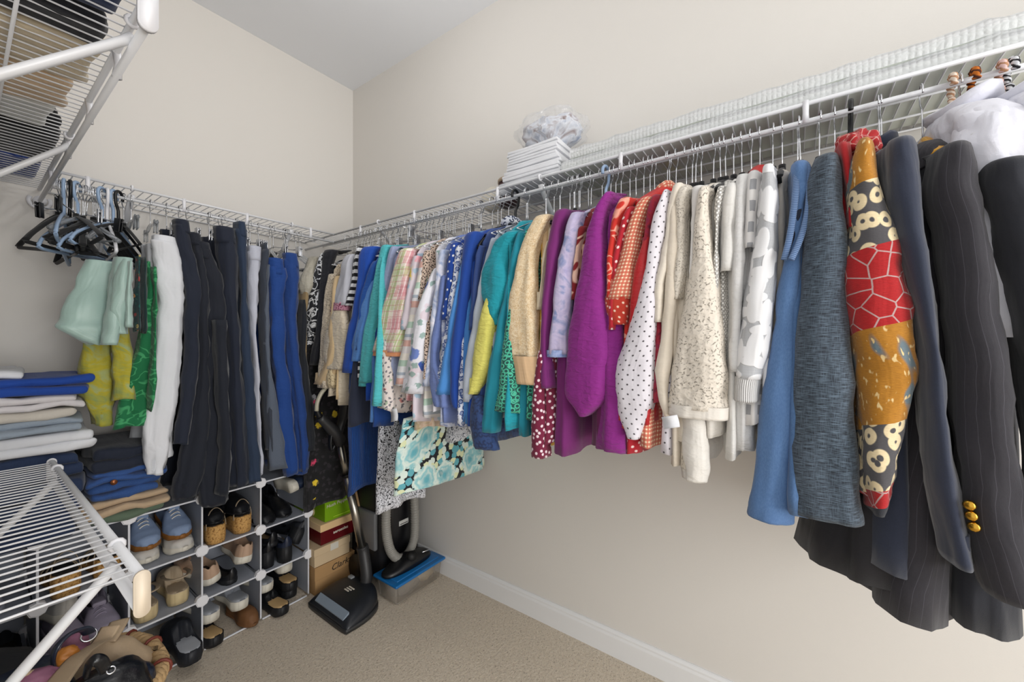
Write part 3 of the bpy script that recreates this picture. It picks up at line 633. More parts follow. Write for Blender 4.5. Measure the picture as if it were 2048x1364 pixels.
G('blouse', 'large cream lace blouse with wide bell sleeve and straight hem', 'blouse', [(388,1398,1428), (450,1392,1424), (560,1376,1438), (660,1357,1450), (760,1343,1456), (815,1336,1459)], S('lace', 'dbd2c5', '7d756a', 70, .52, crink=.3), hem=820, dx=.045, fold=.05, cuff=([(808,1337,1459), (832,1336,1459)], S('solid', 'dcd6cd', crink=.3)), hang='velvet', body=dict(ay2=.03))
G('shirt', 'white linen shirt whose long sleeve hangs lowest of the whites', 'shirt', [(830,1362,1412), (890,1366,1418), (930,1367,1418), (958,1368,1412)], S('solid', 'dad6cf', crink=.5), hem=870, shoulder=False, Yc=onX(1425, 600, .955).y, far=False, hang='velvet', body=dict(ay2=.026))
G('top', 'silver sequinned top peeking between the white garments', 'top', [(385,1436,1454), (440,1430,1446), (520,1430,1442), (620,1432,1444)], S('dots', '9b9893', 'e6e4e0', 160, .33, .4, rough=.3), hem=835, hang='velvet')
G('tee_shirt', 'white short-sleeved tee shirt with hemmed sleeve', 'top', [(380,1450,1476), (440,1442,1474), (545,1440,1474)], S('solid', 'd8d6d2', crink=.35), hem=912, hang='velvet')
G('blouse', 'white crepe blouse with draped shoulder folds', 'blouse', [(362,1472,1500), (430,1470,1494), (520,1466,1492), (640,1462,1484), (742,1460,1482)], S('solid', 'd6d5d4', crink=.5), hem=905, hang='velvet')
G('blouse', 'sheer white blouse with woven grey squares', 'blouse', [(355,1492,1522), (430,1490,1516), (500,1486,1512)], S('check2', 'd8d6d5', '9a9b9f', 34), hem=850, hang='red')
pet = S('petal', 'e2e2e4', 'a0a2a6', 30)
G('blouse', 'white blouse with leaf lace long sleeve and plain knitted cuff', 'blouse', [(345,1524,1552), (400,1516,1556), (480,1508,1556), (580,1494,1552), (680,1476,1544), (756,1470,1524)], pet, hem=900, mat_s=pet, cuff=([(752,1471,1521), (775,1468,1518), (800,1468,1516)], S('rib', 'dedddc', 'd0cfce', 260)), hang='velvet', dx=.04, fold=.05, body=dict(ay2=.02))
G('shirt', 'ivory shirt with tiered hem just left of the light denim top', 'shirt', None, S('solid', 'd3cbbf', crink=.3), hem=905, hy=onX(1560, 600, .955).y, body=dict(near=.975, ay2=.024), hang='velvet')
den = S('denim', '34547f', '6489b8', '35537d')
G('denim_shirt', 'light blue denim sleeveless top with stitched armhole', 'top', None, den, hem=1030, Yc=onX(1600, 700, .955).y, hy=0, body=dict(near=.94, ay=.024, ay2=.036, flare=.02), hang='velvet')
G('denim_vest', 'faded denim vest with dark lining at the armhole', 'vest', [(335,1578,1618), (380,1582,1618), (440,1576,1612), (520,1568,1604), (640,1552,1598), (780,1530,1594), (900,1512,1592), (1000,1498,1590), (1036,1494,1590)], S('denim', '38598a', '6e94c2', '38588a'), hem=1000, dx=.03, fold=.06, far=False, hang='velvet')
DV = [o_ for o_ in C.objects if o_.name == 'denim_vest'][0]
obj('lining', cloth([rrow(338,1597,1614,.945,.012), rrow(400,1592,1611,.94,.012), rrow(460,1582,1599,.935,.012), rrow(505,1570,1582,.93,.008)], fold=.05, seed=77), S('solid', '141c30'), DV)
bm = new(); add_tube(bm, smooth_pts([onX(*q) for q in ((1568,520,.915), (1580,470,.915), (1590,400,.92), (1594,350,.93), (1603,328,.94), (1615,332,.94), (1619,370,.93), (1614,430,.92), (1600,480,.915), (1582,520,.91))], 5), .0055, 8, flat=.5); obj('stitched_edge', bm, S('stripes', 300, ((0, '46618b'), (.6, '7891b5'))), DV)
G('chambray_dress', 'dark slubbed chambray long shirt dress', 'dress', [(330,1622,1678, .965), (400,1608,1686), (500,1600,1690), (600,1592,1694), (800,1578,1708), (940,1574,1720), (1026,1577,1728)], S('slub', '1d2935', '66798a', '2b2b32'), hem=1010, dx=.05, fold=.05, far=False, hang='velvet')
G('top', 'plain red top squeezed beside the patchwork jacket', 'top', [(300,1672,1700), (380,1686,1706), (460,1692,1708)], S('solid', 'a8161c', crink=.2), hem=780, far=False, hang='velvet')
pj = S('patch', ((.09, .185, 'gold'), (.300, .437, 'red'), (.437, .600, 'gold'), (.712, .742, 'red'), (.742, .765, 'navy')), rough=.9)
G('patchwork_jacket', 'patchwork jacket of leopard spots, red scales and gold embroidery with a red scarf collar', 'jacket', [(300,1706,1742, .965), (360,1696,1752), (430,1690,1776), (500,1686,1800), (600,1688,1820), (700,1700,1832), (745,1712,1835), (820,1716,1812), (900,1720,1798), (965,1724,1784), (1014,1730,1775)], pj, hem=985, dx=.055, fold=.05, hang='blacktube', wr=.004, collar=S('cells', '8e0d12', 'd9b9a5', 40, 'c31a1f', .05))
PJ = [o_ for o_ in C.objects if o_.name == 'patchwork_jacket'][0]
jr = dict(dx=.055, fold=.06, n=32)
bz = S('heather', '1d2435', '272f45', sheen=.3)
G('blazer', 'navy blue blazer with standing lapel right of the patchwork jacket', 'blazer', [(300,1760,1824, .965), (360,1762,1836), (450,1772,1850), (560,1798,1862), (700,1824,1880), (850,1836,1898), (1000,1850,1924), (1112,1876,1944)], bz, hem=1130, hang='wood', half=.13, body=dict(near=1.0, ay=.035, ay2=.06, flare=.03), collar=bz, **jr)
G('blazer', 'black jacket with flared peplum hem beneath the patchwork sleeve', 'blazer', None, S('heather', '19181c', '222025'), hem=1150, hy=onX(1800, 700, .955).y, body=dict(near=1.04, ay=.03, ay2=.11, flare=.06, drift=.03), hang='wood', half=.13)
ps = S('pin', '232127', '5f5c66', 75, '2d2b32')
SJ = G('suit_jacket', 'charcoal pinstriped suit jacket with three gold cuff buttons', 'jacket', [(310,1858,1940, .965), (380,1850,1956), (470,1866,1968), (600,1880,1990), (760,1892,2016), (900,1905,2034), (1050,1920,2060), (1180,1950,2085)], ps, hem=1240, hang='yellow', half=.13, body=dict(near=1.0, ay=.035, ay2=.085, flare=.03, drift=.035), **jr)
for q_ in ((1941,1010), (1945,1031), (1950,1053)):
    P_ = onX(q_[0], q_[1], .905); bm = new(); add_tube(bm, [P_, P_+Vector((-.004,.003,0)), P_+Vector((-.006,.0045,0))], [.0075,.0075,.005], 14); obj('button', bm, M_gold, SJ)
G('suit_jacket', 'plain black suit jacket at the right edge of the photo', 'jacket', [(338,1945,2060, .96), (380,1948,2075), (460,1968,2096), (600,2000,2120), (800,2030,2150), (1000,2050,2180), (1150,2060,2200)], S('heather', '1b1d25', '23252e'), hem=1260, hang='velvet', half=.15, body=dict(near=1.0, ay=.04, ay2=.05), **jr)
ws = S('solid', 'd9d9e2', crink=.2)
def white_shirt(Y, label, c2=None):
    root = empty('dress_shirt', (RODX, Y, RODZ-.11), 0, label, 'shirt', RG)
    rows = [(RODX, Y, RODZ-.060, .03, .02), (RODX-.01, Y, RODZ-.075, .07, .045), (RODX-.02, Y, RODZ-.115, .13, .055), (RODX-.02, Y, RODZ-.18, .17, .05), (RODX-.02, Y, RODZ-.50, .18, .045)]
    obj('body', cloth(rows, n=40, fold=.2, seed=int(Y*100)+400, wr=.005), ws, root)
    s = [(RODX-.10, Y, RODZ-.105, .03, .03), (1.0, Y, RODZ-.15, .04, .045), (.975, Y, RODZ-.20, .04, .05), (.985, Y-.005, RODZ-.26, .035, .04)]
    obj('sleeve', cloth(s, fold=.12, seed=int(Y*100)+401, wr=.005), ws, root); obj('sleeve', cloth(mirror(s), fold=.12, n=16, seed=5), ws, root)
    bm = new(); P = [(RODX+math.cos(a)*.07, Y+math.sin(a)*.035, RODZ-.062+.012*math.sin(a*2)) for a in [i*math.pi/8 for i in range(16)]]
    add_tube(bm, P, .02, 8, closed=True, flat=.6); obj('collar', bm, ws, root)
YW = [(-.265, 'white cotton shirt at the right edge on the tan yarn hanger'), (-.34, 'white shirt with lapel on the tiger striped hanger')]
def yarn(c1, c2):
    t = NT('wrapped_yarn'); x = t.xyz(t.uv()); q = t.math('FRACT', t.math('ADD', t.math('MULTIPLY', x[1], 95.0), t.math('MULTIPLY', x[0], 20.0))); c = t.mix(t.step(q, .45, .1), c1, c2); t.bump(q, .8, .003); return t.fin(c, .85)
for (Y, lb), cs, k in zip(YW, (('c9a88a', 'ead9c8'), ('4a1f0c', 'c56a1c')), range(2)):
    white_shirt(Y, lb)
ypos = [(1905, 'yarn-wrapped hanger with tan and cream twist, leftmost of the wrapped ones', ('b98a68', 'ecdccb')), (1948, 'yarn-wrapped hanger in tiger orange and brown', ('4a1f0c', 'c8701f')), (2003, 'yarn-wrapped hanger in pink and tan twist', ('b98a68', 'ecc9c4')), (2022, 'yarn-wrapped hanger in black and white', ('14141a', 'd9dade'))]
for px, lb, cs in ypos:
    hanger('yarn', .19, (RODX, onX(px, 150, RODX).y, RODZ), R.uniform(-.1, .1), lb, 'yarn wrapped hangers', hookmat=yarn(*cs))
used_ = set()
for k_ in range(26):
    px_ = 712+k_*11.5 if k_ < 18 else 1092+(k_-18)*28
    yy_ = onX(px_, 450, RODX).y
    nb_ = min((o_ for o_ in C.objects if o_.get('group') == RG and o_.name not in used_), key=lambda o_: abs(o_.location.y-yy_)); used_.add(nb_.name)
    hanger('wire', .15, (RODX, yy_, RODZ), R.uniform(-.2, .2), short('bare wire hanger beside the ', nb_['label']), 'bare wire hangers on the right rod', roll=R.uniform(-.05, .05))
# loose care tags
def tagstrip(name, P, ux, uy, w, h, label):
    bm = new(); uvl = bm.loops.layers.uv.verify(); ux = Vector(ux).normalized(); uy = Vector(uy).normalized(); n = 6; P = Vector(P); nr = ux.cross(uy)
    rows = []
    for i in range(n+1):
        rows.append([bm.verts.new(P+uy*h*i/n+ux*w*s+nr*(.004*math.sin(i/n*3)+k)) for s in (-.5, .5) for k in (0,.0008)])
    for i in range(n):
        a, b = rows[i], rows[i+1]
        for q in ((0,2),(2,3),(3,1),(1,0)): bm.faces.new((a[q[0]], a[q[1]], b[q[1]], b[q[0]]))
    bm.faces.new((rows[0][0], rows[0][1], rows[0][3], rows[0][2])); bm.faces.new((rows[-1][0], rows[-1][2], rows[-1][3], rows[-1][1]))
    bmesh.ops.recalc_face_normals(bm, faces=bm.faces)
    for f in bm.faces:
        for l in f.loops: l[uvl].uv = ((l.vert.co-P).dot(ux), (l.vert.co-P).dot(uy))
    return bm
# long garments low in the corner
def skirt(name, label, cat, mat, px0, px1, Y, ytop, ybot, ax_flare=.01, ay=.03, ay2=.05, waist=None, fold=.25, hook=True, tilt=.012):
    a = onY(px0, ybot, Y); b = onY(px1, ybot, Y); zt = onY((px0+px1)/2, ytop, Y).z; zb = (a.z+b.z)/2
    xc = (a.x+b.x)/2; hw = (b.x-a.x)/2; root = empty(name, (xc, Y, zt), 0, label, cat, RG)
    o = obj('body', cloth([(xc, Y, zt, hw*.86, ay), (xc, Y, zt-.06, hw*.92, ay), (xc, Y, (zt+zb)/2, hw*.97, (ay+ay2)/2), (xc, Y, zb, hw, ay2)], n=56, sub=6, fold=fold, nf=5, seed=int(Y*997), hem=tilt), mat, root)
    bm = cloth([(xc, Y, zt+.03, hw*.84, ay*.8), (xc, Y, zt-.002, hw*.87, ay*.9)], n=56, sub=3, fold=fold*.5, nf=5, seed=int(Y*997), open_bottom=False, wr=.001)
    obj('waistband', bm, waist or mat, root)
    hanger('clip', hw*.8, (RODX, Y, RODZ), .02, short('hanger of the ', label), 'hangers holding garments on the right rod')
    return root
skirt('skirt', 'mint and teal rose print skirt on black ground, hanging low above the vacuum hose', 'skirt', S('rose', '14161c', 'd5e3da', '8fc4c8', '5fa7b3', 9), 790, 966, 1.17, 838, 955, ay=.02, ay2=.045, fold=.12)
skirt('dress', 'black dress covered in white squiggles hanging over the grey vacuum hose', 'dress', S('squig', '15161d', 'd8d9e0', 95, .10, 1.2), 758, 846, 1.34, 770, 1003, fold=.3, ay=.025, ay2=.04)
skirt('dress', 'long black dress scattered with pink and yellow flowers behind the vacuum handle', 'dress', S('floral', '0b0b0e', 15, ('d9436a', '17171c', 'e7c733', '15151a', 'b9b9bf', '2e2a30'), .47), 606, 712, 1.83, 700, 1000, fold=.3, ay=.025, ay2=.04)
skirt('dress', 'bright blue ribbed dress reaching down beside the vacuum wand', 'dress', S('rib', '0c4a97', '0b4189', 150), 697, 772, 1.55, 720, 972, fold=.15, ay=.02, ay2=.035, tilt=.02)
skirt('skirt', 'plain dark navy skirt between turquoise peplum and ribbed dress', 'skirt', S('solid', '1d2438', crink=.1), 700, 800, 1.46, 720, 838, fold=.15)
skirt('blouse', 'white floral blouse hem hanging below the plaid shirt', 'top', S('floral', 'e3d9d4', 22, ('d88f8b', 'a9b7a0', 'e3b7a5', '454a59'), .4), 762, 836, 1.25, 690, 815, fold=.25)
skirt('skirt', 'white and pale blue skirt with black squiggles right of the rose print', 'skirt', S('squig', 'd3d6dc', '3b4454', 60, .03), 904, 956, .97, 740, 872, fold=.2)
skirt('camisole', 'peach camisole edge above the rose print skirt', 'top', S('marble', 'd9b79a', 'e3cdb8', 'c9b48f', 30), 838, 900, 1.12, 740, 850, fold=.25)
# ------------------------------------------------------------------ trousers on the back rod
PG = 'trousers hanging along the back wall rod'
PN = [0]
def pants(name, label, cat, mat, near, waist=None, Y=1.79, dy=.035, legs2=True, fold=.2, clip='clip', split=None, second=None, group=PG, turn=0, nf=4, wr=.005, hem=.004, waistlen=.05):
    """near: photo rows of the half nearest the room"""
    PN[0] += 1; sd = 500+PN[0]*7
    rows = [prow(r[0], r[1], r[2], r[3] if len(r) > 3 else Y, r[4] if len(r) > 4 else dy) for r in near]
    x0 = rows[0][0]; root = empty(name, (x0, RODY, rows[0][2]), 0, label, cat, group)
    if waist:
        wr_ = [prow(r[0], r[1], r[2], r[3] if len(r) > 3 else Y, r[4] if len(r) > 4 else dy) for r in waist]
        obj('waistband', cloth(wr_, n=22, sub=4, fold=.05, seed=sd, wr=.001, open_bottom=False), mat, root)
    obj('leg' if cat == 'trousers' else 'body', cloth(rows, n=26, sub=6, fold=fold, nf=nf, seed=sd+1, wr=wr, hem=hem), mat, root)
    if second:
        r2 = [prow(r[0], r[1], r[2], r[3] if len(r) > 3 else Y+.03, r[4] if len(r) > 4 else dy) for r in second]
        obj('leg' if cat == 'trousers' else 'body', cloth(r2, n=24, sub=6, fold=fold, nf=nf, seed=sd+2, wr=wr, hem=hem), mat, root)
    if legs2:
        off = min(.17, 2.19-Y-.06)
        r3 = [(r[0]+.004, r[1]+off, r[2]+.01, r[3]*.95, r[4]) for r in rows]
        obj('leg' if cat == 'trousers' else 'body', cloth(r3, n=20, sub=4, fold=fold, nf=nf, seed=sd+3, wr=wr), mat, root)
    if clip: hanger(clip, .13, (x0, RODY, RODZ), math.pi/2+R.uniform(-.15, .15), short('clip hanger of the ', label), 'clip hangers on the back rod')
    return root
white_s = S('solid', 'd9dbe0', crink=.12, rough=.7); navy_p = S('heather', '0f1627', '151e31'); nav2 = S('heather', '0b101c', '101726')
mint = S('solid', '9fbab2', rough=.42, sheen=.3, crink=.08)
P = pants
# satin trousers folded over a bar
mroot = P('satin_trousers', 'pale mint satin trousers folded over a hanger at the left end', 'trousers', mint, [(524,166,254,1.76,.03), (560,150,248,1.75,.03), (600,134,238,1.74,.03), (640,119,226,1.73,.03), (656,113,218,1.72,.03), (676,150,210,1.72,.028), (688,178,202,1.72,.02)], legs2=False, clip=None, fold=.04)
for rws in ([(518,230,262,1.68,.04), (580,216,256,1.68,.035), (640,204,240,1.67,.03), (690,200,234,1.67,.028)], [(520,240,264,1.66,.03), (570,228,262,1.66,.03), (630,222,256,1.66,.03), (668,226,256,1.66,.025)], [(524,250,266,1.64,.03), (600,244,264,1.64,.03), (655,246,264,1.64,.025)]):
    obj('folded_leg', cloth([prow(*r) for r in rws], n=26, sub=5, fold=.16, nf=4, seed=int(rws[0][1]), wr=.005), mint, mroot)
P('folded_scarf', 'dark teal and orange print trousers folded beside the mint satin pair', 'trousers', S('floral', '123a3d', 30, ('c98a4a', 'a83a3a', 'c8b36a', '1d5a52'), .45), [(512,270,280,1.70), (580,269,279,1.70), (662,270,282,1.70)], legs2=False, clip=None)
P('folded_trousers', 'dark bottle green trousers folded on the hanger beside the green floral skirt', 'trousers', S('solid', '0d2b2c', crink=.2), [(515,280,292,1.70), (580,278,292,1.70), (665,280,293,1.70)], legs2=False, clip='velvet')
yl = S('marble', '8a9a5a', 'b3a72a', '9fae7c', 16, crink=.35)
P('floral_trousers', 'lime yellow floral cropped trousers below the mint satin pair', 'trousers', yl, [(600,180,222,1.86), (680,162,224,1.86), (760,155,226,1.86), (800,168,226,1.86), (848,186,224,1.86)], second=[(600,220,254,1.80), (680,222,260,1.80), (740,224,272,1.80), (798,226,270,1.80)], legs2=False, clip='clip')
P('floral_skirt', 'emerald green leaf print skirt left of the white trousers', 'skirt', S('squig', '0d6b3f', '3f9a63', 18, .03, .8, crink=.2), [(525,284,300,1.76), (600,286,308,1.76), (700,270,308,1.77), (780,244,306,1.80), (852,226,303,1.80)], second=[(535,298,312,1.73), (620,300,314,1.73), (720,296,312,1.73), (820,292,306,1.74)], legs2=False, clip='clipclear')
P('white_trousers', 'white trousers with turned hem, hanging left of the navy ones', 'trousers', white_s, [(485,302,352), (525,306,366), (570,310,368), (650,312,366), (740,300,360), (820,288,350), (900,286,338), (946,291,326)], waist=[(474,304,350), (500,302,356)], second=[(490,288,306,1.86), (600,300,318,1.86), (760,312,346,1.84), (880,308,344,1.84), (915,306,342,1.84)], clip='clipclear')
for i, (lb, near, wst, sec) in enumerate([
    ('navy trousers hanging nearest the white pair', [(452,344,378), (500,352,386), (560,362,396), (640,364,398), (740,362,392), (830,352,384), (886,346,374)], [(442,344,377), (468,346,382)], [(560,385,404,1.84), (700,386,410,1.84), (800,378,404,1.84), (886,384,406,1.84)]),
    ('dark navy wide trousers, second pair from the white ones', [(480,372,402), (540,386,412), (620,392,416), (720,390,420), (820,380,420), (920,352,420), (992,345,398)], [(468,370,400), (492,374,404)], None),
    ('dark navy trousers with looped drawcord and bent leg hem', [(500,388,420), (560,404,446), (640,410,452), (740,408,454), (840,398,452), (930,390,446), (1005,402,456)], [(486,386,418), (520,392,424)], [(640,425,452,1.74), (760,428,456,1.74), (900,436,462,1.74), (985,430,458,1.74)]),
    ('navy trousers in the middle of the back rod, held by a clear clip', [(470,428,470), (540,438,474), (640,448,478), (760,454,484), (880,458,492), (968,462,500)], [(456,426,468), (488,430,472)], None),
    ('slate navy trousers just left of the pale grey pair', [(460,466,492), (540,472,494), (640,474,496), (760,480,506), (880,488,516), (962,494,522)], [(446,466,490), (476,468,493)], None)]):
    P('navy_trousers', lb, 'trousers', (navy_p, nav2, nav2, navy_p, S('heather', '1b2a40', '22334c'))[i], near, waist=wst, second=sec)
P('grey_trousers', 'pale grey slim trousers between navy and charcoal', 'trousers', S('solid', 'b9bcc9', crink=.15), [(505,492,520), (560,493,518), (650,496,512), (760,502,518), (860,508,522), (948,516,526)], waist=[(494,491,521), (522,492,520)])
P('charcoal_trousers', 'dark charcoal trousers right behind the pale grey pair', 'trousers', S('heather', '2b313d', '363d4a'), [(500,520,536), (580,516,532), (700,518,534), (820,524,542), (900,530,548)], waist=[(488,520,534), (512,520,536)])
P('grey_trousers', 'mid grey tweed trousers left of the royal blue pair', 'trousers', S('heather', '4b5361', '5c6574'), [(530,528,540), (620,520,536), (720,522,540), (820,530,556), (936,536,574)])
P('blue_trousers', 'royal blue trousers with deep waistband, left of the two blue pairs', 'trousers', S('solid', '0d3c82', crink=.35), [(535,533,568), (600,534,568), (660,536,566), (740,544,574), (840,552,586), (948,566,596)], waist=[(518,532,566), (550,534,568)], second=[(640,560,580,1.84), (760,566,596,1.84), (880,574,604,1.84), (945,584,612,1.84)])
P('blue_trousers', 'cobalt blue trousers, right of the two blue pairs', 'trousers', S('solid', '113a7c', crink=.35), [(520,566,596), (580,566,598), (660,566,592), (760,576,606), (860,588,616), (940,592,616)], waist=[(508,564,594), (535,566,597)])
P('dark_trousers', 'black trousers hanging at the corner end of the back rod', 'trousers', S('solid', '11161f'), [(600,596,612), (700,592,612), (800,596,624), (900,604,628)], clip='clip')
P('tan_trousers', 'tan trousers nearly hidden by the black kimono', 'trousers', S('solid', '8f7a58', crink=.2), [(560,600,616), (640,598,614), (720,600,614)], clip='clip', legs2=False)
P('satin_blouse', 'taupe satin blouse bunched beneath its hanger near the corner', 'blouse', S('solid', 'a7a294', rough=.5, crink=.6), [(515,618,636), (545,604,634), (575,598,622), (592,602,618)], clip='clear', legs2=False, fold=.3)
# ------------------------------------------------------------------ tangle of empty hangers at the left end of the back rod
HG = 'empty hangers tangled at the left end of the back rod'
def ehang(px, kind, half, rz, tilt, label, roll=0):
    x = onY(px, 400, RODY).x; return hanger(kind, half, (x, RODY, RODZ), rz, label, HG, tilt, roll=roll)
for px, kind, half, rz, tilt, roll, lb in [
    (118, 'clip', .19, -1.95, 0, .12, 'chrome clip hanger with black clip sticking out furthest left'),
    (124, 'velvetbar', .20, -2.05, 0, .05, 'black flocked hanger leftmost in the tangle'),
    (128, 'tubular', .19, -1.75, 0, -.1, 'pale blue plastic hanger leftmost in the tangle'),
    (134, 'clear', .19, -1.85, 0, .05, 'clear plastic hanger leftmost in the tangle'),
    (140, 'blacktube', .19, -1.6, 0, .1, 'black plastic hanger behind the leftmost blue one'),
    (147, 'clip', .17, -1.9, 0, -.08, 'chrome clip hanger in front of the black flocked ones'),
    (154, 'tubular', .20, -2.1, 0, .08, 'pale blue plastic hanger turned sideways, second from left'),
    (160, 'clear', .20, -2.0, 0, 0, 'clear plastic trouser hanger in the middle of the tangle'),
    (166, 'velvetbar', .20, -1.7, 0, .04, 'black flocked hanger, second from left'),
    (186, 'velvetbar', .20, -2.15, 0, .0, 'black flocked hanger, first of the close row of three'),
    (190, 'velvetbar', .20, -2.18, 0, .0, 'black flocked hanger, second of the close row of three'),
    (194, 'velvetbar', .20, -2.21, 0, .0, 'black flocked hanger, third of the close row of three'),
    (204, 'tubular', .20, -2.2, 0, .05, 'pale blue plastic hanger, third from left'),
    (214, 'whitetube', .16, -1.6, 0, 0, 'white plastic hanger between two pale blue ones'),
    (228, 'tubular', .21, -2.15, 0, -.05, 'pale blue plastic hanger at the right of the tangle'),
    (238, 'blacktube', .21, -2.2, 0, -.04, 'black plastic hanger at the right of the tangle'),
    (121, 'velvetbar', .21, -1.25, 0, .12, 'black flocked hanger crossing behind the leftmost ones'),
    (150, 'velvetbar', .21, -1.45, 0, -.10, 'black flocked hanger leaning under the second blue hanger'),
    (171, 'clear', .20, -1.30, 0, .06, 'clear plastic hanger crossing the black flocked row'),
    (178, 'clip', .18, -1.15, 0, .15, 'chrome clip hanger dangling low in the middle of the tangle'),
    (198, 'velvetbar', .20, -2.26, 0, .0, 'black flocked hanger tucked behind the close row of three'),
    (209, 'velvetbar', .21, -2.32, 0, -.03, 'black flocked hanger whose lower bar touches the mint satin trousers'),
    (220, 'clear', .19, -2.0, 0, .05, 'clear plastic hanger above the mint satin trousers')]:
    ehang(px, kind, half, rz, tilt, lb, roll)
for px, kind, lb in [(262, 'clipclear', 'clear clip hanger left of the white trousers'), (418, 'clip', 'empty chrome clip hanger among the navy trousers'), (440, 'clip', 'empty bent chrome clip hanger above the navy trousers'), (540, 'clear', 'clear hanger above the royal blue trousers'), (600, 'clear', 'clear hanger near the corner end of the back rod'), (575, 'wire', 'bare wire hanger near the corner end of the back rod')]:
    hanger(kind, .16, (onY(px, 450, RODY).x, RODY, RODZ), 1.5+R.uniform(-.3, .3), lb, 'empty hangers along the back rod')
# ------------------------------------------------------------------ things on the right shelf
SZ = DECK+.005
def slab(name, label, cat, x0, x1, y0, y1, z0, z1, mat, wrmat=None, nx=10, ny=60):
    """foam board wrapped in bubble film: lumpy top and long edge"""
    root = empty(name, ((x0+x1)/2, (y0+y1)/2, z0), 0, label, cat)
    bm = new(); add_box(bm, x0, x1, y0, y1, z0, z1-.006, .003); obj('foam_board', bm, mat, root)
    bm = new(); uvl = bm.loops.layers.uv.verify(); prof = []
    per = [(x0-.004, z0+.001), (x0-.007, (z0+z1)/2), (x0-.002, z1)] + [(x0+(x1-x0)*i/nx, z1+.002) for i in range(1, nx+1)]
    for j in range(ny+1):
        y = y0+(y1-y0)*j/ny; row = []
        for i, (x, z) in enumerate(per):
            q = noise.noise(Vector((x*60, y*60, z*60)))*.004+noise.noise(Vector((x*14, y*14, z*9)))*.005
            row.append(bm.verts.new((x-abs(q) if i < 3 else x, y, z+(abs(q)*1.3 if i > 1 else 0))))
        prof.append(row)
    for j in range(ny):
        for i in range(len(per)-1):
            f = bm.faces.new((prof[j][i], prof[j][i+1], prof[j+1][i+1], prof[j+1][i])); f.smooth = True
            for l in f.loops: l[uvl].uv = (l.vert.co.y, l.vert.co.x+l.vert.co.z)
    obj('bubble_film', bm, wrmat, root)
t = NT('bubble_wrap'); v = t.uv(); d = t.vor(v, 95, .15); t.bump(t.math('SUBTRACT', 1.0, t.step(d, .38, .2)), .35, .004); t.bump(t.noise(v, 24, 3, 1), .5, .008)
M_bubble = t.fin('eceef0', .22, Alpha=.62, Coat_Weight=.4)
t = NT('foam'); n1 = t.noise(t.ob(), 5, 3); c = t.mix(t.math('MULTIPLY', t.step(n1, .70, .03), .6), 'd3d8cf', 'cfc38e'); M_foam = t.fin(c, .7)
slab('foam_slab', 'lower white foam slab in bubble wrap on the right wall shelf', 'packaging', 1.168, 1.43, -.95, .628, SZ, SZ+.034, M_foam, M_bubble)
slab('foam_slab', 'upper white foam slab in bubble wrap on the right wall shelf', 'packaging', 1.172, 1.432, -.95, .600, SZ+.038, SZ+.068, M_foam, M_bubble)
M_paper = plain('white_tissue_paper', 'dfe0e4', .6, bump=.5, bs=50)
def paper_stack(label, x0, x1, y0, y1, z0, z1, k):
    root = empty('tissue_paper_stack', ((x0+x1)/2, (y0+y1)/2, z0), 0, label, 'paper')
    n = k
    for i in range(n):
        a = z0+(z1-z0)*i/n; b = z0+(z1-z0)*(i+.93)/n; bm = new(); add_box(bm, x0+R.uniform(-.004,.004), x1, y0+R.uniform(-.006,.006), y1+R.uniform(-.006,.006), a, b, .0015)
        bmesh.ops.subdivide_edges(bm, edges=bm.edges, cuts=2, use_grid_fill=True)
        for v_ in bm.verts: v_.co.z += noise.noise(v_.co*18+Vector((i,0,0)))*.004
        obj('paper_fold', bm, M_paper, root)
paper_stack('thick folded pack of white tissue paper on the right shelf, lower one', 1.17, 1.40, .640, .872, SZ+.004, SZ+.060, 5)
paper_stack('upper pack of white folded tissue paper beneath the clear bag', 1.18, 1.40, .655, .860, SZ+.066, SZ+.135, 7)
# clear bag with pillow
def blob(c, r, sq=.0, am=.12, seed=0, n=3, fl=0):
    bm = new(); bmesh.ops.create_icosphere(bm, subdivisions=n+1, radius=1)
    for v_ in bm.verts:
        q = 1+am*noise.noise(v_.co*2.2+Vector((seed,0,0)))+am*.5*noise.noise(v_.co*6+Vector((seed,3,0)))
        v_.co = Vector((v_.co.x*r[0]*q, v_.co.y*r[1]*q, max(v_.co.z, -1+fl)*r[2]*q))+Vector(c)
    uvl = bm.loops.layers.uv.verify()
    for f in bm.faces:
        f.smooth = True
        for l in f.loops: d_ = l.vert.co-Vector(c); l[uvl].uv = (math.atan2(d_.y, d_.x)*r[0], d_.z*1.2)
    return bm
bag = empty('clear_plastic_bag', (1.29, .745, SZ+.14), 0, 'clear plastic bag with blue, white and brown bundle atop the tissue paper', 'bag')
obj('bundle', blob((1.29, .735, SZ+.205), (.085,.115,.062), seed=3, am=.25), S('marble', '7f8fae', 'dfe2ea', '6b3f35', 16), bag)
t = NT('crinkled_clear_film'); t.bump(t.noise(t.ob(), 22, 4, 1.5), 1.0, .02); M_film = t.fin('f1f3f6', .08, Alpha=.22, Coat_Weight=.8, Specular_IOR_Level=.9)
obj('film', blob((1.285, .735, SZ+.212), (.105,.135,.078), seed=8, am=.22, fl=.15), M_film, bag)
can = empty('canister', (1.33, .965, SZ), 0, 'brown canister with beige lid and white label on the right shelf', 'canister')
bm = new(); add_tube(bm, [(1.33,.965,SZ), (1.33,.965,SZ+.095)], .042, 24); obj('tin_body', bm, plain('brown_tin', '4c3536', .35), can)
bm = new(); add_tube(bm, [(1.33,.965,SZ+.093), (1.33,.965,SZ+.105), (1.33,.965,SZ+.110)], [.046,.046,.042], 24); obj('lid', bm, plain('beige_lid', 'a8937c', .4), can)
bm = new(); add_tube(bm, [(1.33,.965,SZ+.03), (1.33,.965,SZ+.08)], .0428, 24); obj('paper_label', bm, plain('label_paper', 'cfd2d8', .5), can)
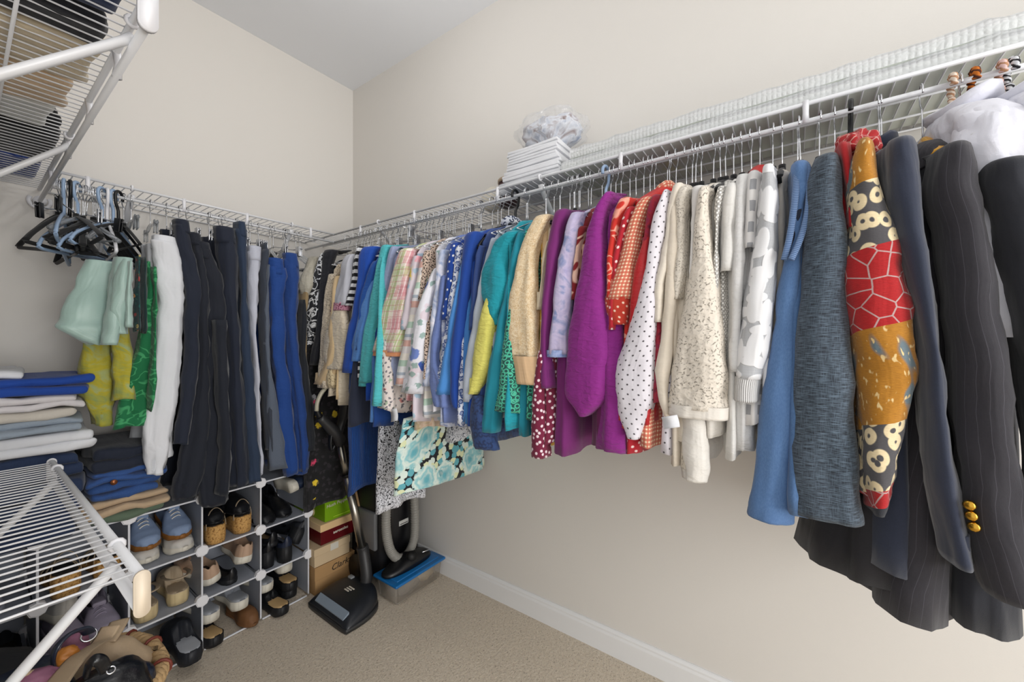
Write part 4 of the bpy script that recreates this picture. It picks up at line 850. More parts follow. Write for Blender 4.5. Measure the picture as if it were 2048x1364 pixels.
cr = empty('round_cushion', (1.35, 1.07, SZ+.045), 0, 'round cream padded form left of the brown canister', 'cushion')
obj('pad', blob((1.35, 1.06, SZ+.05), (.05,.055,.055), am=.03), plain('cream_cloth', 'd3cdbf', .7), cr)
# ------------------------------------------------------------------ folded clothes
obj('scarf_collar', blob(onX(1712, 298, 1.0), (.035,.034,.030), seed=21, am=.3), S('cells', '8e0d12', 'c9948a', 60, 'b3191e', .05), PJ)
def folded(name, label, cat, x0, x1, y0, y1, z0, h, mat, layers=3, group=None, seed=0, skew=0, nose='y-'):
    root = empty(name, ((x0+x1)/2, (y0+y1)/2, z0), 0, label, cat, group); rnd = random.Random(seed)
    for i in range(layers):
        a = z0+h*i/layers; b = a+h/layers*.98; j = [rnd.uniform(-.014, .014) for _ in range(4)]
        bm = new(); add_box(bm, x0+j[0], x1+j[1], y0+j[2], y1+j[3], a, b, min(.012, h/layers*.45), 3)
        bmesh.ops.subdivide_edges(bm, edges=[e for e in bm.edges if e.calc_length() > .06], cuts=6, use_grid_fill=True)
        uvl = bm.loops.layers.uv.verify()
        for v_ in bm.verts:
            q = noise.noise(v_.co*14+Vector((seed,i,0))); q2 = noise.noise(v_.co*34+Vector((seed,i,5)))
            v_.co += Vector((q*.013, q2*.011, q*.009+q2*.004+skew*(v_.co.x-x0)))
        for f in bm.faces:
            f.smooth = True
            for l in f.loops:
                c_ = l.vert.co; l[uvl].uv = (c_.x, c_.y+c_.z)
        obj('fold', bm, mat, root)
    return root
fz = DECK+.006
UG = 'folded clothes on the upper left shelf'
for i, (lb, y0, y1, x1, h, m) in enumerate([
    ('navy folded sweater nearest on the upper left shelf', .86, .965, .150, .07, S('solid', '14294f', crink=.2)),
    ('black folded sweater behind the nearest navy one overhead', .975, 1.085, .150, .09, S('solid', '10131d', crink=.2)),
    ('cream folded blanket in the middle of the upper left shelf', 1.10, 1.28, .152, .10, S('solid', 'd6c8ae', crink=.3)),
    ('peach folded cloth in the middle of the upper left shelf', 1.29, 1.44, .150, .09, S('solid', 'd9bfa0', crink=.3)),
    ('white folded knit on the upper left shelf', 1.45, 1.61, .150, .10, S('solid', 'cfd1cf', crink=.3)),
    ('black folded garment near the far end overhead', 1.63, 1.88, .160, .09, S('solid', '0b0c10')),
    ('blue patterned folded scarf at the far end overhead', 1.89, 2.15, .150, .07, S('marble', '1a2f78', '3a56a8', '1d2350', 30))]):
    folded('folded_sweater', lb, 'folded clothes', LX+.01, x1, y0, y1, fz, h, m, 3, UG, seed=i)
# ------------------------------------------------------------------ shoe cubbies
RY = 1.833; RX = (-.06, .141, .340, .543, .746, .947); RZ = (.006, .195, .385, .583); RD = .30
M_pan = plain('frosted_grey_panel', 'a9aeb9', .35, Transmission_Weight=.12, IOR=1.3); M_edge = plain('panel_edge', 'd7d9df', .3)
rack = empty('shoe_cubby_rack', (.44, RY+.15, 0), 0, 'white plastic cube rack of shoe cubbies against the back wall', 'shoe rack')
def meshof(bm, name, mat):
    me = bpy.data.meshes.new(name); bm.to_mesh(me); bm.free(); me.materials.append(mat); return me
inv = parent_inv(rack)
def rackpart(name, me, loc, parent=rack):
    o = bpy.data.objects.new(name, me); C.objects.link(o); o.parent = parent; o.location = loc
    if parent is rack: o.matrix_parent_inverse = inv
    return o
bm = new(); add_box(bm, -.0014, .0014, 0, RD, 0, .178); m_div = meshof(bm, 'divider_panel', M_pan)
bm = new(); add_box(bm, 0, .188, 0, RD, -.0014, .0014); m_sh = meshof(bm, 'shelf_panel', M_pan)
bm = new(); add_box(bm, -.003, .003, -.003, .003, 0, .178, .001); m_ev = meshof(bm, 'edge_bar', M_edge)
bm = new(); add_box(bm, 0, .188, -.003, .003, -.003, .003, .001); m_eh = meshof(bm, 'edge_bar', M_edge)
bm = new(); add_tube(bm, [(0,-.005,0), (0,.012,0)], .0215, 8); add_tube(bm, [(0,-.007,0), (0,-.004,0)], [.018,.0215], 8); m_con = meshof(bm, 'connector', M_whiteplastic)
for f_ in m_con.polygons: f_.use_smooth = False
for i, x in enumerate(RX):
    for k in range(3):
        o = rackpart('divider_panel', m_div, (x, RY+.004, RZ[k]+.006)); e = rackpart('edge_bar', m_ev, (x, RY, RZ[k]+.006))
    for k in range(1, 4): rackpart('connector', m_con, (x, RY, RZ[k])); rackpart('connector', m_con, (x, RY+RD-.006, RZ[k]))
for i in range(5):
    for k in range(4):
        if k: rackpart('shelf_panel', m_sh, (RX[i]+.006, RY+.004, RZ[k]))
        rackpart('edge_bar', m_eh, (RX[i]+.006, RY, RZ[k]))
bm = new(); add_box(bm, 0, .188, RD-.003, RD, 0, .178); m_bk = meshof(bm, 'back_panel', M_pan)
for i in range(5):
    for k in range(3): rackpart('back_panel', m_bk, (RX[i]+.006, RY+.004, RZ[k]+.006))
# ------------------------------------------------------------------ shoes
def lerp_t(tab, t):
    for (a, va), (b, vb) in zip(tab, tab[1:]):
        if t <= b:
            u = (t-a)/(b-a) if b > a else 0; u = u*u*(3-2*u) if len(tab) > 2 else u
            return va+(vb-va)*u
    return tab[-1][1]
W_ROUND = ((0,.012),(.03,.024),(.12,.033),(.4,.030),(.72,.044),(.88,.036),(.96,.022),(1,.008))
W_POINT = ((0,.012),(.03,.022),(.12,.030),(.4,.026),(.70,.039),(.88,.024),(.96,.013),(1,.004))
TYP = {
 'sneaker': dict(w=W_ROUND, s=((0,.034),(.3,.028),(.7,.024),(1,.030)), b=((0,.006),(.1,0),(.8,0),(1,.014)), h=((0,.050),(.08,.062),(.25,.050),(.5,.058),(.7,.038),(.9,.026),(1,.004)), op=(.03,.52,.50), lace=True),
 'clog': dict(w=W_ROUND, s=((0,.048),(.25,.045),(.6,.032),(1,.028)), b=((0,.004),(.1,0),(.8,0),(1,.014)), h=((0,.014),(.2,.016),(.36,.030),(.5,.066),(.75,.048),(.9,.034),(1,.004)), op=(-.01,.47,.86)),
 'mule': dict(w=W_ROUND, s=((0,.040),(.3,.034),(.7,.022),(1,.020)), b=((0,.004),(.1,0),(.8,0),(1,.010)), h=((0,.003),(.35,.003),(.5,.045),(.75,.040),(.9,.028),(1,.004)), op=(-.01,.46,.9)),
 'flat': dict(w=W_POINT, s=((0,.020),(.5,.012),(1,.010)), b=((0,0),(1,.006)), h=((0,.045),(.1,.045),(.35,.026),(.62,.024),(.75,.034),(.9,.026),(1,.004)), op=(.02,.66,.80)),
 'pump': dict(w=W_POINT, s=((0,.070),(.2,.066),(.5,.028),(.7,.012),(1,.010)), b=((0,0),(.17,0),(.20,.052),(.5,.018),(.66,0),(1,.006)), h=((0,.046),(.1,.046),(.35,.028),(.62,.024),(.75,.034),(.9,.026),(1,.004)), op=(.02,.64,.78)),
 'wedge': dict(w=W_ROUND, s=((0,.072),(.25,.066),(.6,.034),(1,.022)), b=((0,.003),(.1,0),(.85,0),(1,.010)), h=((0,.003),(1,.003)), op=(-.01,1.01,.9), straps=True),
 'boot': dict(w=W_ROUND, s=((0,.030),(.25,.028),(.32,.012),(1,.012)), b=((0,0),(.25,0),(.30,.004),(1,.006)), h=((0,.080),(.1,.088),(.35,.078),(.5,.055),(.75,.042),(.9,.030),(1,.004)), op=(.04,.42,.45)),
 'moccasin': dict(w=W_ROUND, s=((0,.018),(1,.014)), b=((0,0),(1,.004)), h=((0,.045),(.1,.048),(.4,.038),(.6,.046),(.8,.044),(.93,.034),(1,.006)), op=(.03,.50,.62)),
}
_sc = {}
def shoe_meshes(typ, L, up, sole, ins, extra=None):
    key = (typ, L, up.name, sole.name, ins.name, extra.name if extra else None)
    if key in _sc: return _sc[key]
    T = TYP[typ]; N = 26; out = []; ws = L/.25
    ts = [0.5-0.5*math.cos(math.pi*i/N) for i in range(N+1)]
    # outsole
    bm = new(); rings = []
    for t_ in ts:
        w_ = lerp_t(T['w'], t_)*ws; s = lerp_t(T['s'], t_); b = lerp_t(T['b'], t_); y = t_*L
        rings.append([bm.verts.new(p) for p in ((-w_*.94,y,b),(-w_*1.03,y,b+(s-b)*.3),(-w_*1.02,y,s-.002),(-w_*.9,y,s),(w_*.9,y,s),(w_*1.02,y,s-.002),(w_*1.03,y,b+(s-b)*.3),(w_*.94,y,b))])
    for a, b in zip(rings, rings[1:]):
        for k in range(8): bm.faces.new((a[k], a[(k+1)%8], b[(k+1)%8], b[k]))
    bm.faces.new(rings[0]); bm.faces.new(list(reversed(rings[-1]))); bmesh.ops.recalc_face_normals(bm, faces=bm.faces)
    for f in bm.faces: f.smooth = True
    out.append(('sole', meshof(bm, 'sole', sole), None))
    # insole
    bm = new(); rings = []
    for t_ in ts[1:-1]:
        if t_ > .93: continue
        w_ = lerp_t(T['w'], t_)*ws*.88; s = lerp_t(T['s'], t_)+.004; y = t_*L
        rings.append([bm.verts.new(p) for p in ((-w_,y,s-.003),(-w_*.8,y,s+.0006),(0,y,s),(w_*.8,y,s+.0006),(w_,y,s-.003))])
    for a, b in zip(rings, rings[1:]):
        for k in range(4): bm.faces.new((a[k], a[k+1], b[k+1], b[k]))
    bmesh.ops.recalc_face_normals(bm, faces=bm.faces)
    for f in bm.faces: f.smooth = True
    out.append(('insole', meshof(bm, 'insole', ins), None))
    # upper
    if not T.get('straps'):
        bm = new(); rings = []; o0, o1, oa = T['op']; n = 20
        for t_ in ts:
            w_ = lerp_t(T['w'], t_)*ws*.98; s = lerp_t(T['s'], t_)-.001; h = lerp_t(T['h'], t_); y = t_*L; ring = []
            a0 = 0
            if o0 < t_ < o1:
                e = (t_-o0)/(o1-o0); a0 = oa*min(1, (1-e)*4+.0)*(1 if e < .75 else math.sqrt(max(0, 1-((e-.75)/.25)**2)))
            for k in range(n+1):
                a = -1+2*k/n
                if abs(a) >= a0:
                    yy = w_*math.copysign(min(1, abs(math.sin(a*math.pi/2))**.85), a); zz = s+h*max(0, math.cos(a*math.pi/2))**.65
                else:
                    q = abs(a)/a0; yr = w_*math.sin(a0*math.pi/2)**.85; zr = h*max(0, math.cos(a0*math.pi/2))**.65
                    yy = math.copysign(yr*(.93 if q > .85 else .88*q/.85), a); zz = s+(zr*.55 if q > .85 else .003)
                ring.append(bm.verts.new((yy, y, zz)))
            rings.append(ring)
        for a, b in zip(rings, rings[1:]):
            for k in range(n): bm.faces.new((a[k], a[k+1], b[k+1], b[k]))
        bm.faces.new(rings[0]); bmesh.ops.recalc_face_normals(bm, faces=bm.faces)
        for f in bm.faces: f.smooth = True
        out.append(('upper', meshof(bm, 'upper', up), None))
        if T.get('lace'):
            for q in range(4):
                t_ = .50+.055*q; h = lerp_t(T['h'], t_)+lerp_t(T['s'], t_)+.002; bm = new()
                add_tube(bm, smooth_pts([(-.017,t_*L,h-.010),(-.008,t_*L-.003,h+.001),(.008,t_*L+.003,h+.001),(.017,t_*L,h-.010)], 3), .0026, 6, flat=.6); out.append(('lace', meshof(bm, 'lace', extra or ins), None))
            bm = new(); h = lerp_t(T['h'], .42)+lerp_t(T['s'], .42); add_box(bm, -.017, .017, .38*L, .56*L, h-.006, h+.010, .005); out.append(('tongue', meshof(bm, 'tongue', up), None))
    else:
        for t0, hh, wd in ((.70,.040,.020), (.55,.050,.016), (.12,.075,.012)):
            w_ = lerp_t(T['w'], t0)*ws; s = lerp_t(T['s'], t0); bm = new()
            P = [(math.cos(a)*w_*1.02, t0*L+(.0 if t0 > .3 else (math.sin(a))*.01), s-.012+math.sin(a)*hh) for a in [math.pi*i/12 for i in range(13)]]
            add_tube(bm, P, wd*.5, 8, flat=.18); out.append(('strap', meshof(bm, 'strap', up), None))
    if typ == 'clog' and extra:
        bm = new(); L2 = L; P = smooth_pts([(-.034,.42*L,.085), (-.036,.2*L,.095), (-.018,-.004,.105), (.018,-.004,.105), (.036,.2*L,.095), (.034,.42*L,.085)], 4)
        add_tube(bm, P, .007, 8, flat=.3); out.append(('heel_strap', meshof(bm, 'heel_strap', extra), None))
    _sc[key] = out; return out
def shoe(name, label, typ, loc, rz, up, sole, ins, L=.245, extra=None, tilt=0, roll=0, cat='shoe', group=None):
    root = empty(name, loc, 0, label, cat, group); root.rotation_euler = (tilt, roll, rz)
    for nm, me, _ in shoe_meshes(typ, L, up, sole, ins, extra): link_mesh(nm, me, root)
    return root
def leather(col, rough=.45, b=.15): return plain('leather_'+col, col, rough, bump=b, bs=160, var=.08)
L_blk = leather('121317', .35); L_blk2 = leather('1d2027', .55); L_tan = leather('b89a82', .7); L_beige = leather('b9a68c', .75); L_white = leather('cfccc6', .6); L_greyb = leather('8194b3', .7)
L_lil = leather('a9a1b4', .7); L_grey = leather('8d9199', .6); L_brown = leather('6f4a2a', .7); S_white = leather('d8d3c6', .6, .05); S_gum = leather('8a5a26', .6, .2); S_blk = leather('15161a', .6, .1); S_cream = leather('cdb98e', .7, .1)
I_tan = leather('c9a878', .6, .05); I_grey = leather('aeb2b9', .7, .05); I_dark = leather('2c2724', .8, .05)
t = NT('cork'); n_ = t.noise(t.ob(), 160, 3); c = t.mix(t.step(n_, .58, .08), 'c99c5c', '8a5e2c'); t.bump(n_, .4, .003); M_cork = t.fin(c, .8)
OUT = 0.0; IN = math.pi   # OUT: heel at the front edge (toe to the wall)
def cell(c_, k, fx, fy=0., dz=0.): return (RX[c_]+.2*fx, RY+fy, RZ[k]+.003+dz)
SG = 'shoes in the cubbies'
# heel out: local +y is toe, heel at y=0
shoe('sneaker', 'left white sneaker under the blue pair, top row of the second visible column', 'sneaker', cell(2,2,.27,.262), IN, L_white, S_white, I_grey, extra=S_white)
shoe('sneaker', 'right white sneaker under the blue pair, top row of the second visible column', 'sneaker', cell(2,2,.72,.255), IN+.05, L_white, S_white, I_grey, extra=S_white)
shoe('sneaker', 'left blue suede sneaker with gum sole on the white pair', 'sneaker', cell(2,2,.28,.250,.088), IN, L_greyb, S_gum, I_grey, extra=L_white, tilt=-.16)
shoe('sneaker', 'right blue suede sneaker with gum sole on the white pair', 'sneaker', cell(2,2,.74,.255,.088), IN, L_greyb, S_gum, I_grey, extra=L_white, tilt=-.16)
shoe('clog', 'left beige strapped clog behind the shelf end cap', 'clog', cell(2,1,.27,.01), OUT+.05, L_beige, S_cream, L_beige, extra=L_beige)
shoe('clog', 'right beige strapped clog in the middle row', 'clog', cell(2,1,.72,.03), OUT-.08, L_beige, S_cream, L_beige, extra=L_beige)
shoe('platform_clog', 'left black clog with pale insole beside the wicker basket', 'clog', cell(2,0,.22,-.03,.02), OUT+.12, L_blk2, L_blk2, I_grey, L=.26)
shoe('platform_clog', 'right black platform clog with pale insole jutting from the bottom row', 'clog', (RX[2]+.145, RY-.115, .045), OUT+.0, L_blk2, L_blk2, I_grey, L=.27)
bm = new(); bm2 = None
shoe('wedge_sandal', 'left cork wedge sandal under the black boots', 'wedge', cell(3,2,.27,.0), OUT, L_beige, M_cork, I_dark)
shoe('wedge_sandal', 'right cork wedge sandal under the black boots', 'wedge', cell(3,2,.76,.012), OUT+.04, L_beige, M_cork, I_dark)
shoe('ankle_boot', 'left black leather boot on the cork wedges', 'boot', cell(3,2,.26,.250,.074), IN, L_blk, S_blk, I_dark)
shoe('ankle_boot', 'right black leather boot on the cork wedges', 'boot', cell(3,2,.70,.262,.074), IN+.04, L_blk, S_blk, I_dark)
shoe('sneaker', 'left tan slip-on with thick cream sole', 'sneaker', cell(3,1,.26,.02,.03), OUT+.18, L_tan, S_white, I_dark, tilt=.10, roll=-.2, extra=L_tan)
shoe('sneaker', 'right tan slip-on with thick cream sole', 'sneaker', cell(3,1,.74,.01,.062), OUT-.1, L_tan, S_white, I_dark, tilt=.02, roll=.12, extra=L_tan)
shoe('flat_shoe', 'black shoe beneath the tan slip-ons', 'flat', cell(3,1,.55,.02), OUT+.2, L_blk, S_blk, I_dark)
shoe('mule', 'left grey mule in the bottom row of the third column', 'mule', cell(3,0,.20,.01,.075), OUT+.1, L_grey, S_white, I_grey, tilt=.08)
shoe('mule', 'right grey mule in the bottom row of the third column', 'mule', cell(3,0,.68,.0,.075), OUT, L_grey, S_white, I_grey)
shoe('sandal', 'black sandal with tan insole beneath the left grey mule', 'mule', cell(3,0,.20,-.03), OUT+.08, L_blk, S_blk, I_tan)
shoe('moccasin', 'brown suede moccasin at the bottom front of the third column', 'moccasin', (RX[3]+.150, RY+.17, .008), IN+.1, L_brown, L_brown, I_dark, L=.20)
shoe('ankle_shoe', 'left black leather shoe in the top right cubby', 'boot', cell(4,2,.20,.25), IN, L_blk, S_blk, I_dark)
shoe('ankle_shoe', 'right black leather shoe in the top right cubby', 'boot', cell(4,2,.58,.262), IN, L_blk, S_blk, I_dark)
shoe('sneaker', 'navy and cream sneaker lying on its side in the top right cubby', 'sneaker', (RX[4]+.135, RY+.02, RZ[2]+.125), OUT, leather('1d2940'), S_white, I_dark, roll=math.radians(78), L=.22, extra=S_white)
shoe('pump', 'left black patent pump in the middle right cubby', 'pump', cell(4,1,.22,.02), OUT, L_blk, S_blk, I_dark)
shoe('pump', 'right navy leather pump in the middle right cubby', 'pump', cell(4,1,.55,.0), OUT-.05, leather('1c2438'), S_blk, I_dark)
shoe('pump', 'black shoe with tan lining stacked in the middle right cubby', 'flat', cell(4,1,.30,.02,.085), OUT+.06, L_blk, S_blk, I_tan)
shoe('pump', 'black wedge shoe at the right of the middle right cubby', 'pump', cell(4,1,.80,.03,.05), OUT, L_blk2, S_blk, I_dark, roll=.5)
shoe('mule', 'silver grey mule in the bottom right cubby', 'mule', cell(4,0,.20,.02,.085), OUT+.12, L_grey, S_white, I_grey, tilt=.08)
shoe('mule', 'grey sole-up mule at the top of the bottom right cubby', 'mule', cell(4,0,.62,.03,.125), OUT, L_grey, S_white, I_grey)
shoe('sandal', 'black strappy sandal with tan insole, right of the bottom right cubby', 'mule', cell(4,0,.66,.0,.05), OUT-.05, L_blk, S_blk, I_tan)
shoe('sandal', 'black wedge sandal with tan insole at the bottom front of the right column', 'mule', cell(4,0,.34,-.06), OUT+.05, L_blk, S_blk, I_tan)
shoe('sandal', 'black flat sandal underneath at the right of the bottom right cubby', 'mule', cell(4,0,.72,.03), OUT, L_blk, S_blk, I_dark)
shoe('wedge_sandal', 'left cork wedge sandal seen through the lower wire shelf', 'wedge', cell(1,2,.30,.0), OUT, L_beige, M_cork, I_dark)
shoe('wedge_sandal', 'right cork wedge sandal seen through the lower wire shelf', 'wedge', cell(1,2,.78,.02), OUT, L_beige, M_cork, I_dark)
shoe('sneaker', 'left lilac running shoe behind the shelf brace', 'sneaker', (RX[1]+.055, RY-.02+.245, RZ[1]+.01), IN+.05, L_lil, leather('bdb5c6'), I_dark, extra=L_lil, L=.26)
shoe('sneaker', 'right lilac running shoe next to the beige handbag strap', 'sneaker', (RX[1]+.145, RY-.02+.25, RZ[1]+.01), IN-.02, L_lil, leather('bdb5c6'), I_dark, extra=L_lil, L=.26)
shoe('sneaker', 'small white sneaker on top of the lilac pair', 'sneaker', (RX[1]+.07, RY+.03, RZ[1]+.10), OUT+.3, L_white, S_white, I_grey, extra=S_white, L=.21)
shoe('sneaker', 'pale lilac grey sneaker in the leftmost visible cubby', 'sneaker', (RX[0]+.10, RY+.24, RZ[2]+.003), IN, leather('a3a6b5'), leather('b6b9c7'), I_dark, extra=L_white)
shoe('slipper', 'dark slipper deep in the leftmost middle cubby', 'moccasin', (RX[0]+.15, RY+.22, RZ[1]+.003), IN, L_blk2, S_blk, I_dark)
# ------------------------------------------------------------------ folded clothes on the rack
TG = 'folded trousers stacked on the shoe rack'; z = RZ[3]+.006
def fstack(items, x0, y0, y1, seed):
    z = items[0]; k = 0
    for nm, lb, x1, h, m, ly in items[1:]:
        folded(nm, lb, 'folded clothes', x0, x1, y0+R.uniform(-.01,.01), y1, z, h*.97, m, ly, TG, seed+k); z += h; k += 1
dj = S('denim', '121f38', '22375c', '182a4a'); bj = S('denim', '1f3f78', '3c66a8', '1a3262')
fstack([z, ('folded_trousers', 'sage green folded trousers at the bottom of the right pile', .435, .030, S('solid', '5d6f5c', crink=.2), 1),
        ('folded_trousers', 'khaki folded trousers above the sage green pair', .440, .045, S('solid', 'b59d80', crink=.3), 2),
        ('folded_jeans', 'mid blue jeans folded with visible stitching and button', .425, .055, bj, 2),
        ('folded_jeans', 'blue jeans with waistband facing out, upper pair of the right pile', .430, .040, bj, 2),
        ('folded_jeans', 'very dark folded jeans topping the right pile', .425, .075, S('denim', '0c1322', '18233a', '0e1626'), 2)], .235, 1.80, 2.12, 50)
fstack([z, ('folded_jeans', 'dark blue folded jeans at the bottom of the left pile', .215, .09, dj, 2),
        ('folded_jeans', 'indigo folded jeans with bright blue fold at its edge', .222, .09, dj, 2),
        ('folded_jeans', 'dark indigo jeans directly beneath the white trousers', .225, .080, dj, 2),
        ('folded_trousers', 'thick white folded trousers, lowest white pair of the left pile', .255, .062, white_s, 2),
        ('folded_trousers', 'light grey folded trousers with crumpled end', .225, .042, S('solid', '8f9ba8', crink=.5), 2),
        ('folded_trousers', 'cream folded trousers between grey and off-white', .215, .030, S('solid', 'c3bdb3', crink=.3), 1),
        ('folded_trousers', 'off-white folded trousers just below the royal blue ones', .222, .040, S('solid', 'cdc9cb', crink=.3), 2),
        ('folded_trousers', 'royal blue folded trousers near the top of the left pile', .250, .055, S('solid', '0f3f95', crink=.3), 2),
        ('folded_trousers', 'white folded trousers at the very top left', .13, .022, white_s, 1)], LX+.01, 1.79, 2.10, 70)
bm = new(); p = onX(228, 963, .3); P = onY(227, 964, 1.795); add_tube(bm, [P, P+Vector((0,-.006,0))], [.008,.009], 12); jb = obj('jeans_button', bm, plain('copper_button', 'b0704a', .35, Metallic=.8)); tag(jb, 'copper button on the waistband of the folded blue jeans', 'button')
# ------------------------------------------------------------------ shoe boxes
def text(name, s, size, mat, M, parent, ext=.0006, shear=0, bold=0):
    cu = bpy.data.curves.new(name, 'FONT'); cu.body = s; cu.size = size; cu.extrude = ext; cu.shear = shear; cu.align_x = 'CENTER'; cu.align_y = 'CENTER'; cu.resolution_u = 3; cu.offset = bold
    o = bpy.data.objects.new(name, cu); C.objects.link(o); dg = bpy.context.evaluated_depsgraph_get(); me = bpy.data.meshes.new_from_object(o.evaluated_get(dg)); bpy.data.objects.remove(o)
    me.transform(M); me.materials.clear(); me.materials.append(mat); o = bpy.data.objects.new(name, me); C.objects.link(o); o.parent = parent; o.matrix_parent_inverse = parent_inv(parent); return o
def front_M(x, y, z, rot=0): return Matrix.Translation((x, y, z)) @ Matrix.Rotation(math.pi/2, 4, 'X') @ Matrix.Rotation(rot, 4, 'Z')
def sbx(label, x0, x1, y0, y1, z0, z1, mat, lidh, lidmat, name='shoe_box'):
    root = empty(name, ((x0+x1)/2, (y0+y1)/2, z0), 0, label, 'box', 'boxes stacked beside the shoe rack')
    bm = new(); add_box(bm, x0+.002, x1-.002, y0+.002, y1-.002, z0+.001, z1-.004, .001, 1); obj('box_body', bm, mat, root, smooth=False)
    bm = new(); add_box(bm, x0-.001, x1+.001, y0-.001, y1+.001, z1-lidh, z1, .0015, 1); obj('lid', bm, lidmat, root, smooth=False); return root
Kraft = plain('kraft_card', 'b08a5c', .8, var=.05); Kraft2 = plain('pale_card', 'cdb592', .8, var=.04); Red = plain('dark_red_card', '5c0a12', .35); Green = plain('lime_green_card', '79a60f', .4); Wov = S('squig', 'b98a5c', 'e0bd8c', 240, .12)
ink = plain('dark_ink', '2a211b', .7); wink = plain('white_ink', 'ddd6c8', .6)
b = sbx('kraft shoe box with black script lettering at the bottom of the stack', .961, 1.162, 1.80, 2.12, 0, .130, Kraft, .060, Kraft)
text('lettering', 'Clarks', .040, ink, front_M(1.09, 1.7985, .098, .05), b, shear=.3)
b = sbx('pale cream shoe box with a small white sticker, second from the bottom', .958, 1.138, 1.80, 2.11, .131, .216, Kraft2, .034, Kraft2)
bm = new(); add_box(bm, 1.035, 1.075, 1.7975, 1.7988, .182, .213); obj('sticker', bm, plain('sticker_paper', 'd5d0c4', .6), b, smooth=False)
b = sbx('dark red shoe box with woven-look tan lid', .993, 1.172, 1.81, 2.12, .217, .314, Red, .034, Wov)
text('lettering', 'aerosoles', .020, wink, front_M(1.095, 1.8105, .258, .02), b, bold=.0003)
b = sbx('lime green shoe box above the dark red one', 1.018, 1.21, 1.818, 2.12, .315, .419, Green, .004, Green)
text('lettering', 'Hush Puppies', .022, wink, front_M(1.085, 1.8165, .392, .06), b, shear=.2)
bm = new(); add_tube(bm, [(1.0165,1.93,.345), (1.0155,1.93,.345)], .023, 20); obj('emblem', bm, plain('cream_print', 'cbb98a', .6), b)
bm = new(); add_box(bm, 1.06, 1.16, 1.8162, 1.8175, .329, .332); obj('printed_stripe', bm, plain('bright_lime', 'b8e03a', .5), b, smooth=False)
sbx('brown cardboard box on top of the lime green one', 1.03, 1.20, 1.88, 2.15, .42, .518, plain('brown_card', '8a6538', .8), .03, plain('brown_card', '8a6538', .8))
sbx('topmost brown cardboard box in the corner', 1.04, 1.20, 1.90, 2.17, .519, .70, plain('brown_card2', '8f7048', .8), .03, plain('brown_card2', '8f7048', .8))
wb = empty('wooden_board', (1.17, 1.76, 0), 0, 'varnished brown wooden board standing behind the vacuum wand', 'board')
bm = new(); add_box(bm, 1.172, 1.205, 1.79, 1.83, 0, .34, .003); obj('post', bm, plain('brown_varnish', '7a3f12', .4, var=.2), wb)
wp = empty('leaning_stick', (1.15, 1.72, 0), 0, 'pale wooden stick leaning beside the chrome vacuum wand', 'stick')
bm = new(); a = onY(733, 1092, 1.74); c2 = onY(700, 930, 1.80); add_tube(bm, [a-(c2-a)*.35, c2], .014, 4, flat=.5); obj('shaft', bm, plain('pale_wood', 'b08c62', .6, var=.1), wp, smooth=False)
# ------------------------------------------------------------------ vacuum cleaner: head + wand, canister + hose
M_char = plain('charcoal_plastic', '1e2127', .38, bump=.1, bs=300); M_char2 = plain('grey_black_plastic', '2b2b2c', .45); M_alu = plain('brushed_aluminium', 'b5b0a6', .28, Metallic=1.0)
vh = empty('vacuum_wand_and_head', (1.05, 1.62, 0), 0, 'charcoal vacuum floor head with chrome wand and looped handle', 'vacuum cleaner')
def head_section(bm):
    st = ((.908,.135,.030),(.914,.148,.036),(.935,.150,.052),(.975,.149,.068),(1.02,.142,.080),(1.06,.125,.086),(1.09,.100,.082),(1.11,.065,.070),(1.118,.030,.050)); rings = []
    R2 = smooth_pts([Vector(s) for s in st], 3)
    for x, w_, h in R2:
        ring = []
        for k in range(21):
            a = math.pi*k/20; c_ = math.cos(a); s_ = math.sin(a); ring.append(bm.verts.new((x, 1.612+math.copysign(abs(c_)**.45, c_)*w_, .014+s_**.7*max(0, h-.014))))
        rings.append(ring)
    for a, b in zip(rings, rings[1:]):
        for k in range(20): bm.faces.new((a[k], a[k+1], b[k+1], b[k]))
        bm.faces.new((a[0], b[0], b[20], a[20]))
    bm.faces.new(rings[0]); bm.faces.new(list(reversed(rings[-1]))); bmesh.ops.recalc_face_normals(bm, faces=bm.faces)
bm = new(); head_section(bm); obj('head_cover', bm, M_char, vh)
bm = new(); 
for z0_, z1_, g in ((.004,.020,.004),):
    P = smooth_pts([(.905,1.612-.13,0),(.903,1.612,0),(.905,1.612+.13,0),(.925,1.612+.150,0),(1.02,1.612+.148,0),(1.09,1.612+.105,0),(1.12,1.612,0),(1.09,1.612-.105,0),(1.02,1.612-.148,0),(.925,1.612-.150,0)], 4, True)
    A = [bm.verts.new((p.x, p.y, z0_)) for p in P]; B = [bm.verts.new((p.x, p.y, z1_)) for p in P]
    for i in range(len(P)): bm.faces.new((A[i], A[(i+1)%len(P)], B[(i+1)%len(P)], B[i]))
    bm.faces.new(A); bm.faces.new(B); bmesh.ops.recalc_face_normals(bm, faces=bm.faces)
obj('bumper', bm, M_char2, vh)
bm = new(); 
V = [bm.verts.new(p) for p in ((.916,1.50,.0445),(.916,1.715,.0445),(.944,1.72,.0615),(.944,1.50,.0615),(.916,1.50,.040),(.916,1.715,.040),(.944,1.72,.050),(.944,1.50,.050))]
for q in ((0,1,2,3),(4,7,6,5),(0,4,5,1),(1,5,6,2),(2,6,7,3),(3,7,4,0)): bm.faces.new([V[i] for i in q])
obj('headlight_window', bm, plain('frosted_lens', '8b98a6', .3), vh, smooth=False)
for i in range(3):
    bm = new(); add_box(bm, .998+.011*i, 1.004+.011*i, 1.595-.004*i, 1.625, .081, .0835, .0008); obj('logo_bar', bm, wink, vh, smooth=False)
bm = new(); add_box(bm, 1.055, 1.075, 1.66, 1.69, .078, .092, .004); obj('pedal', bm, plain('grey_button', '8a8d90', .4), vh)
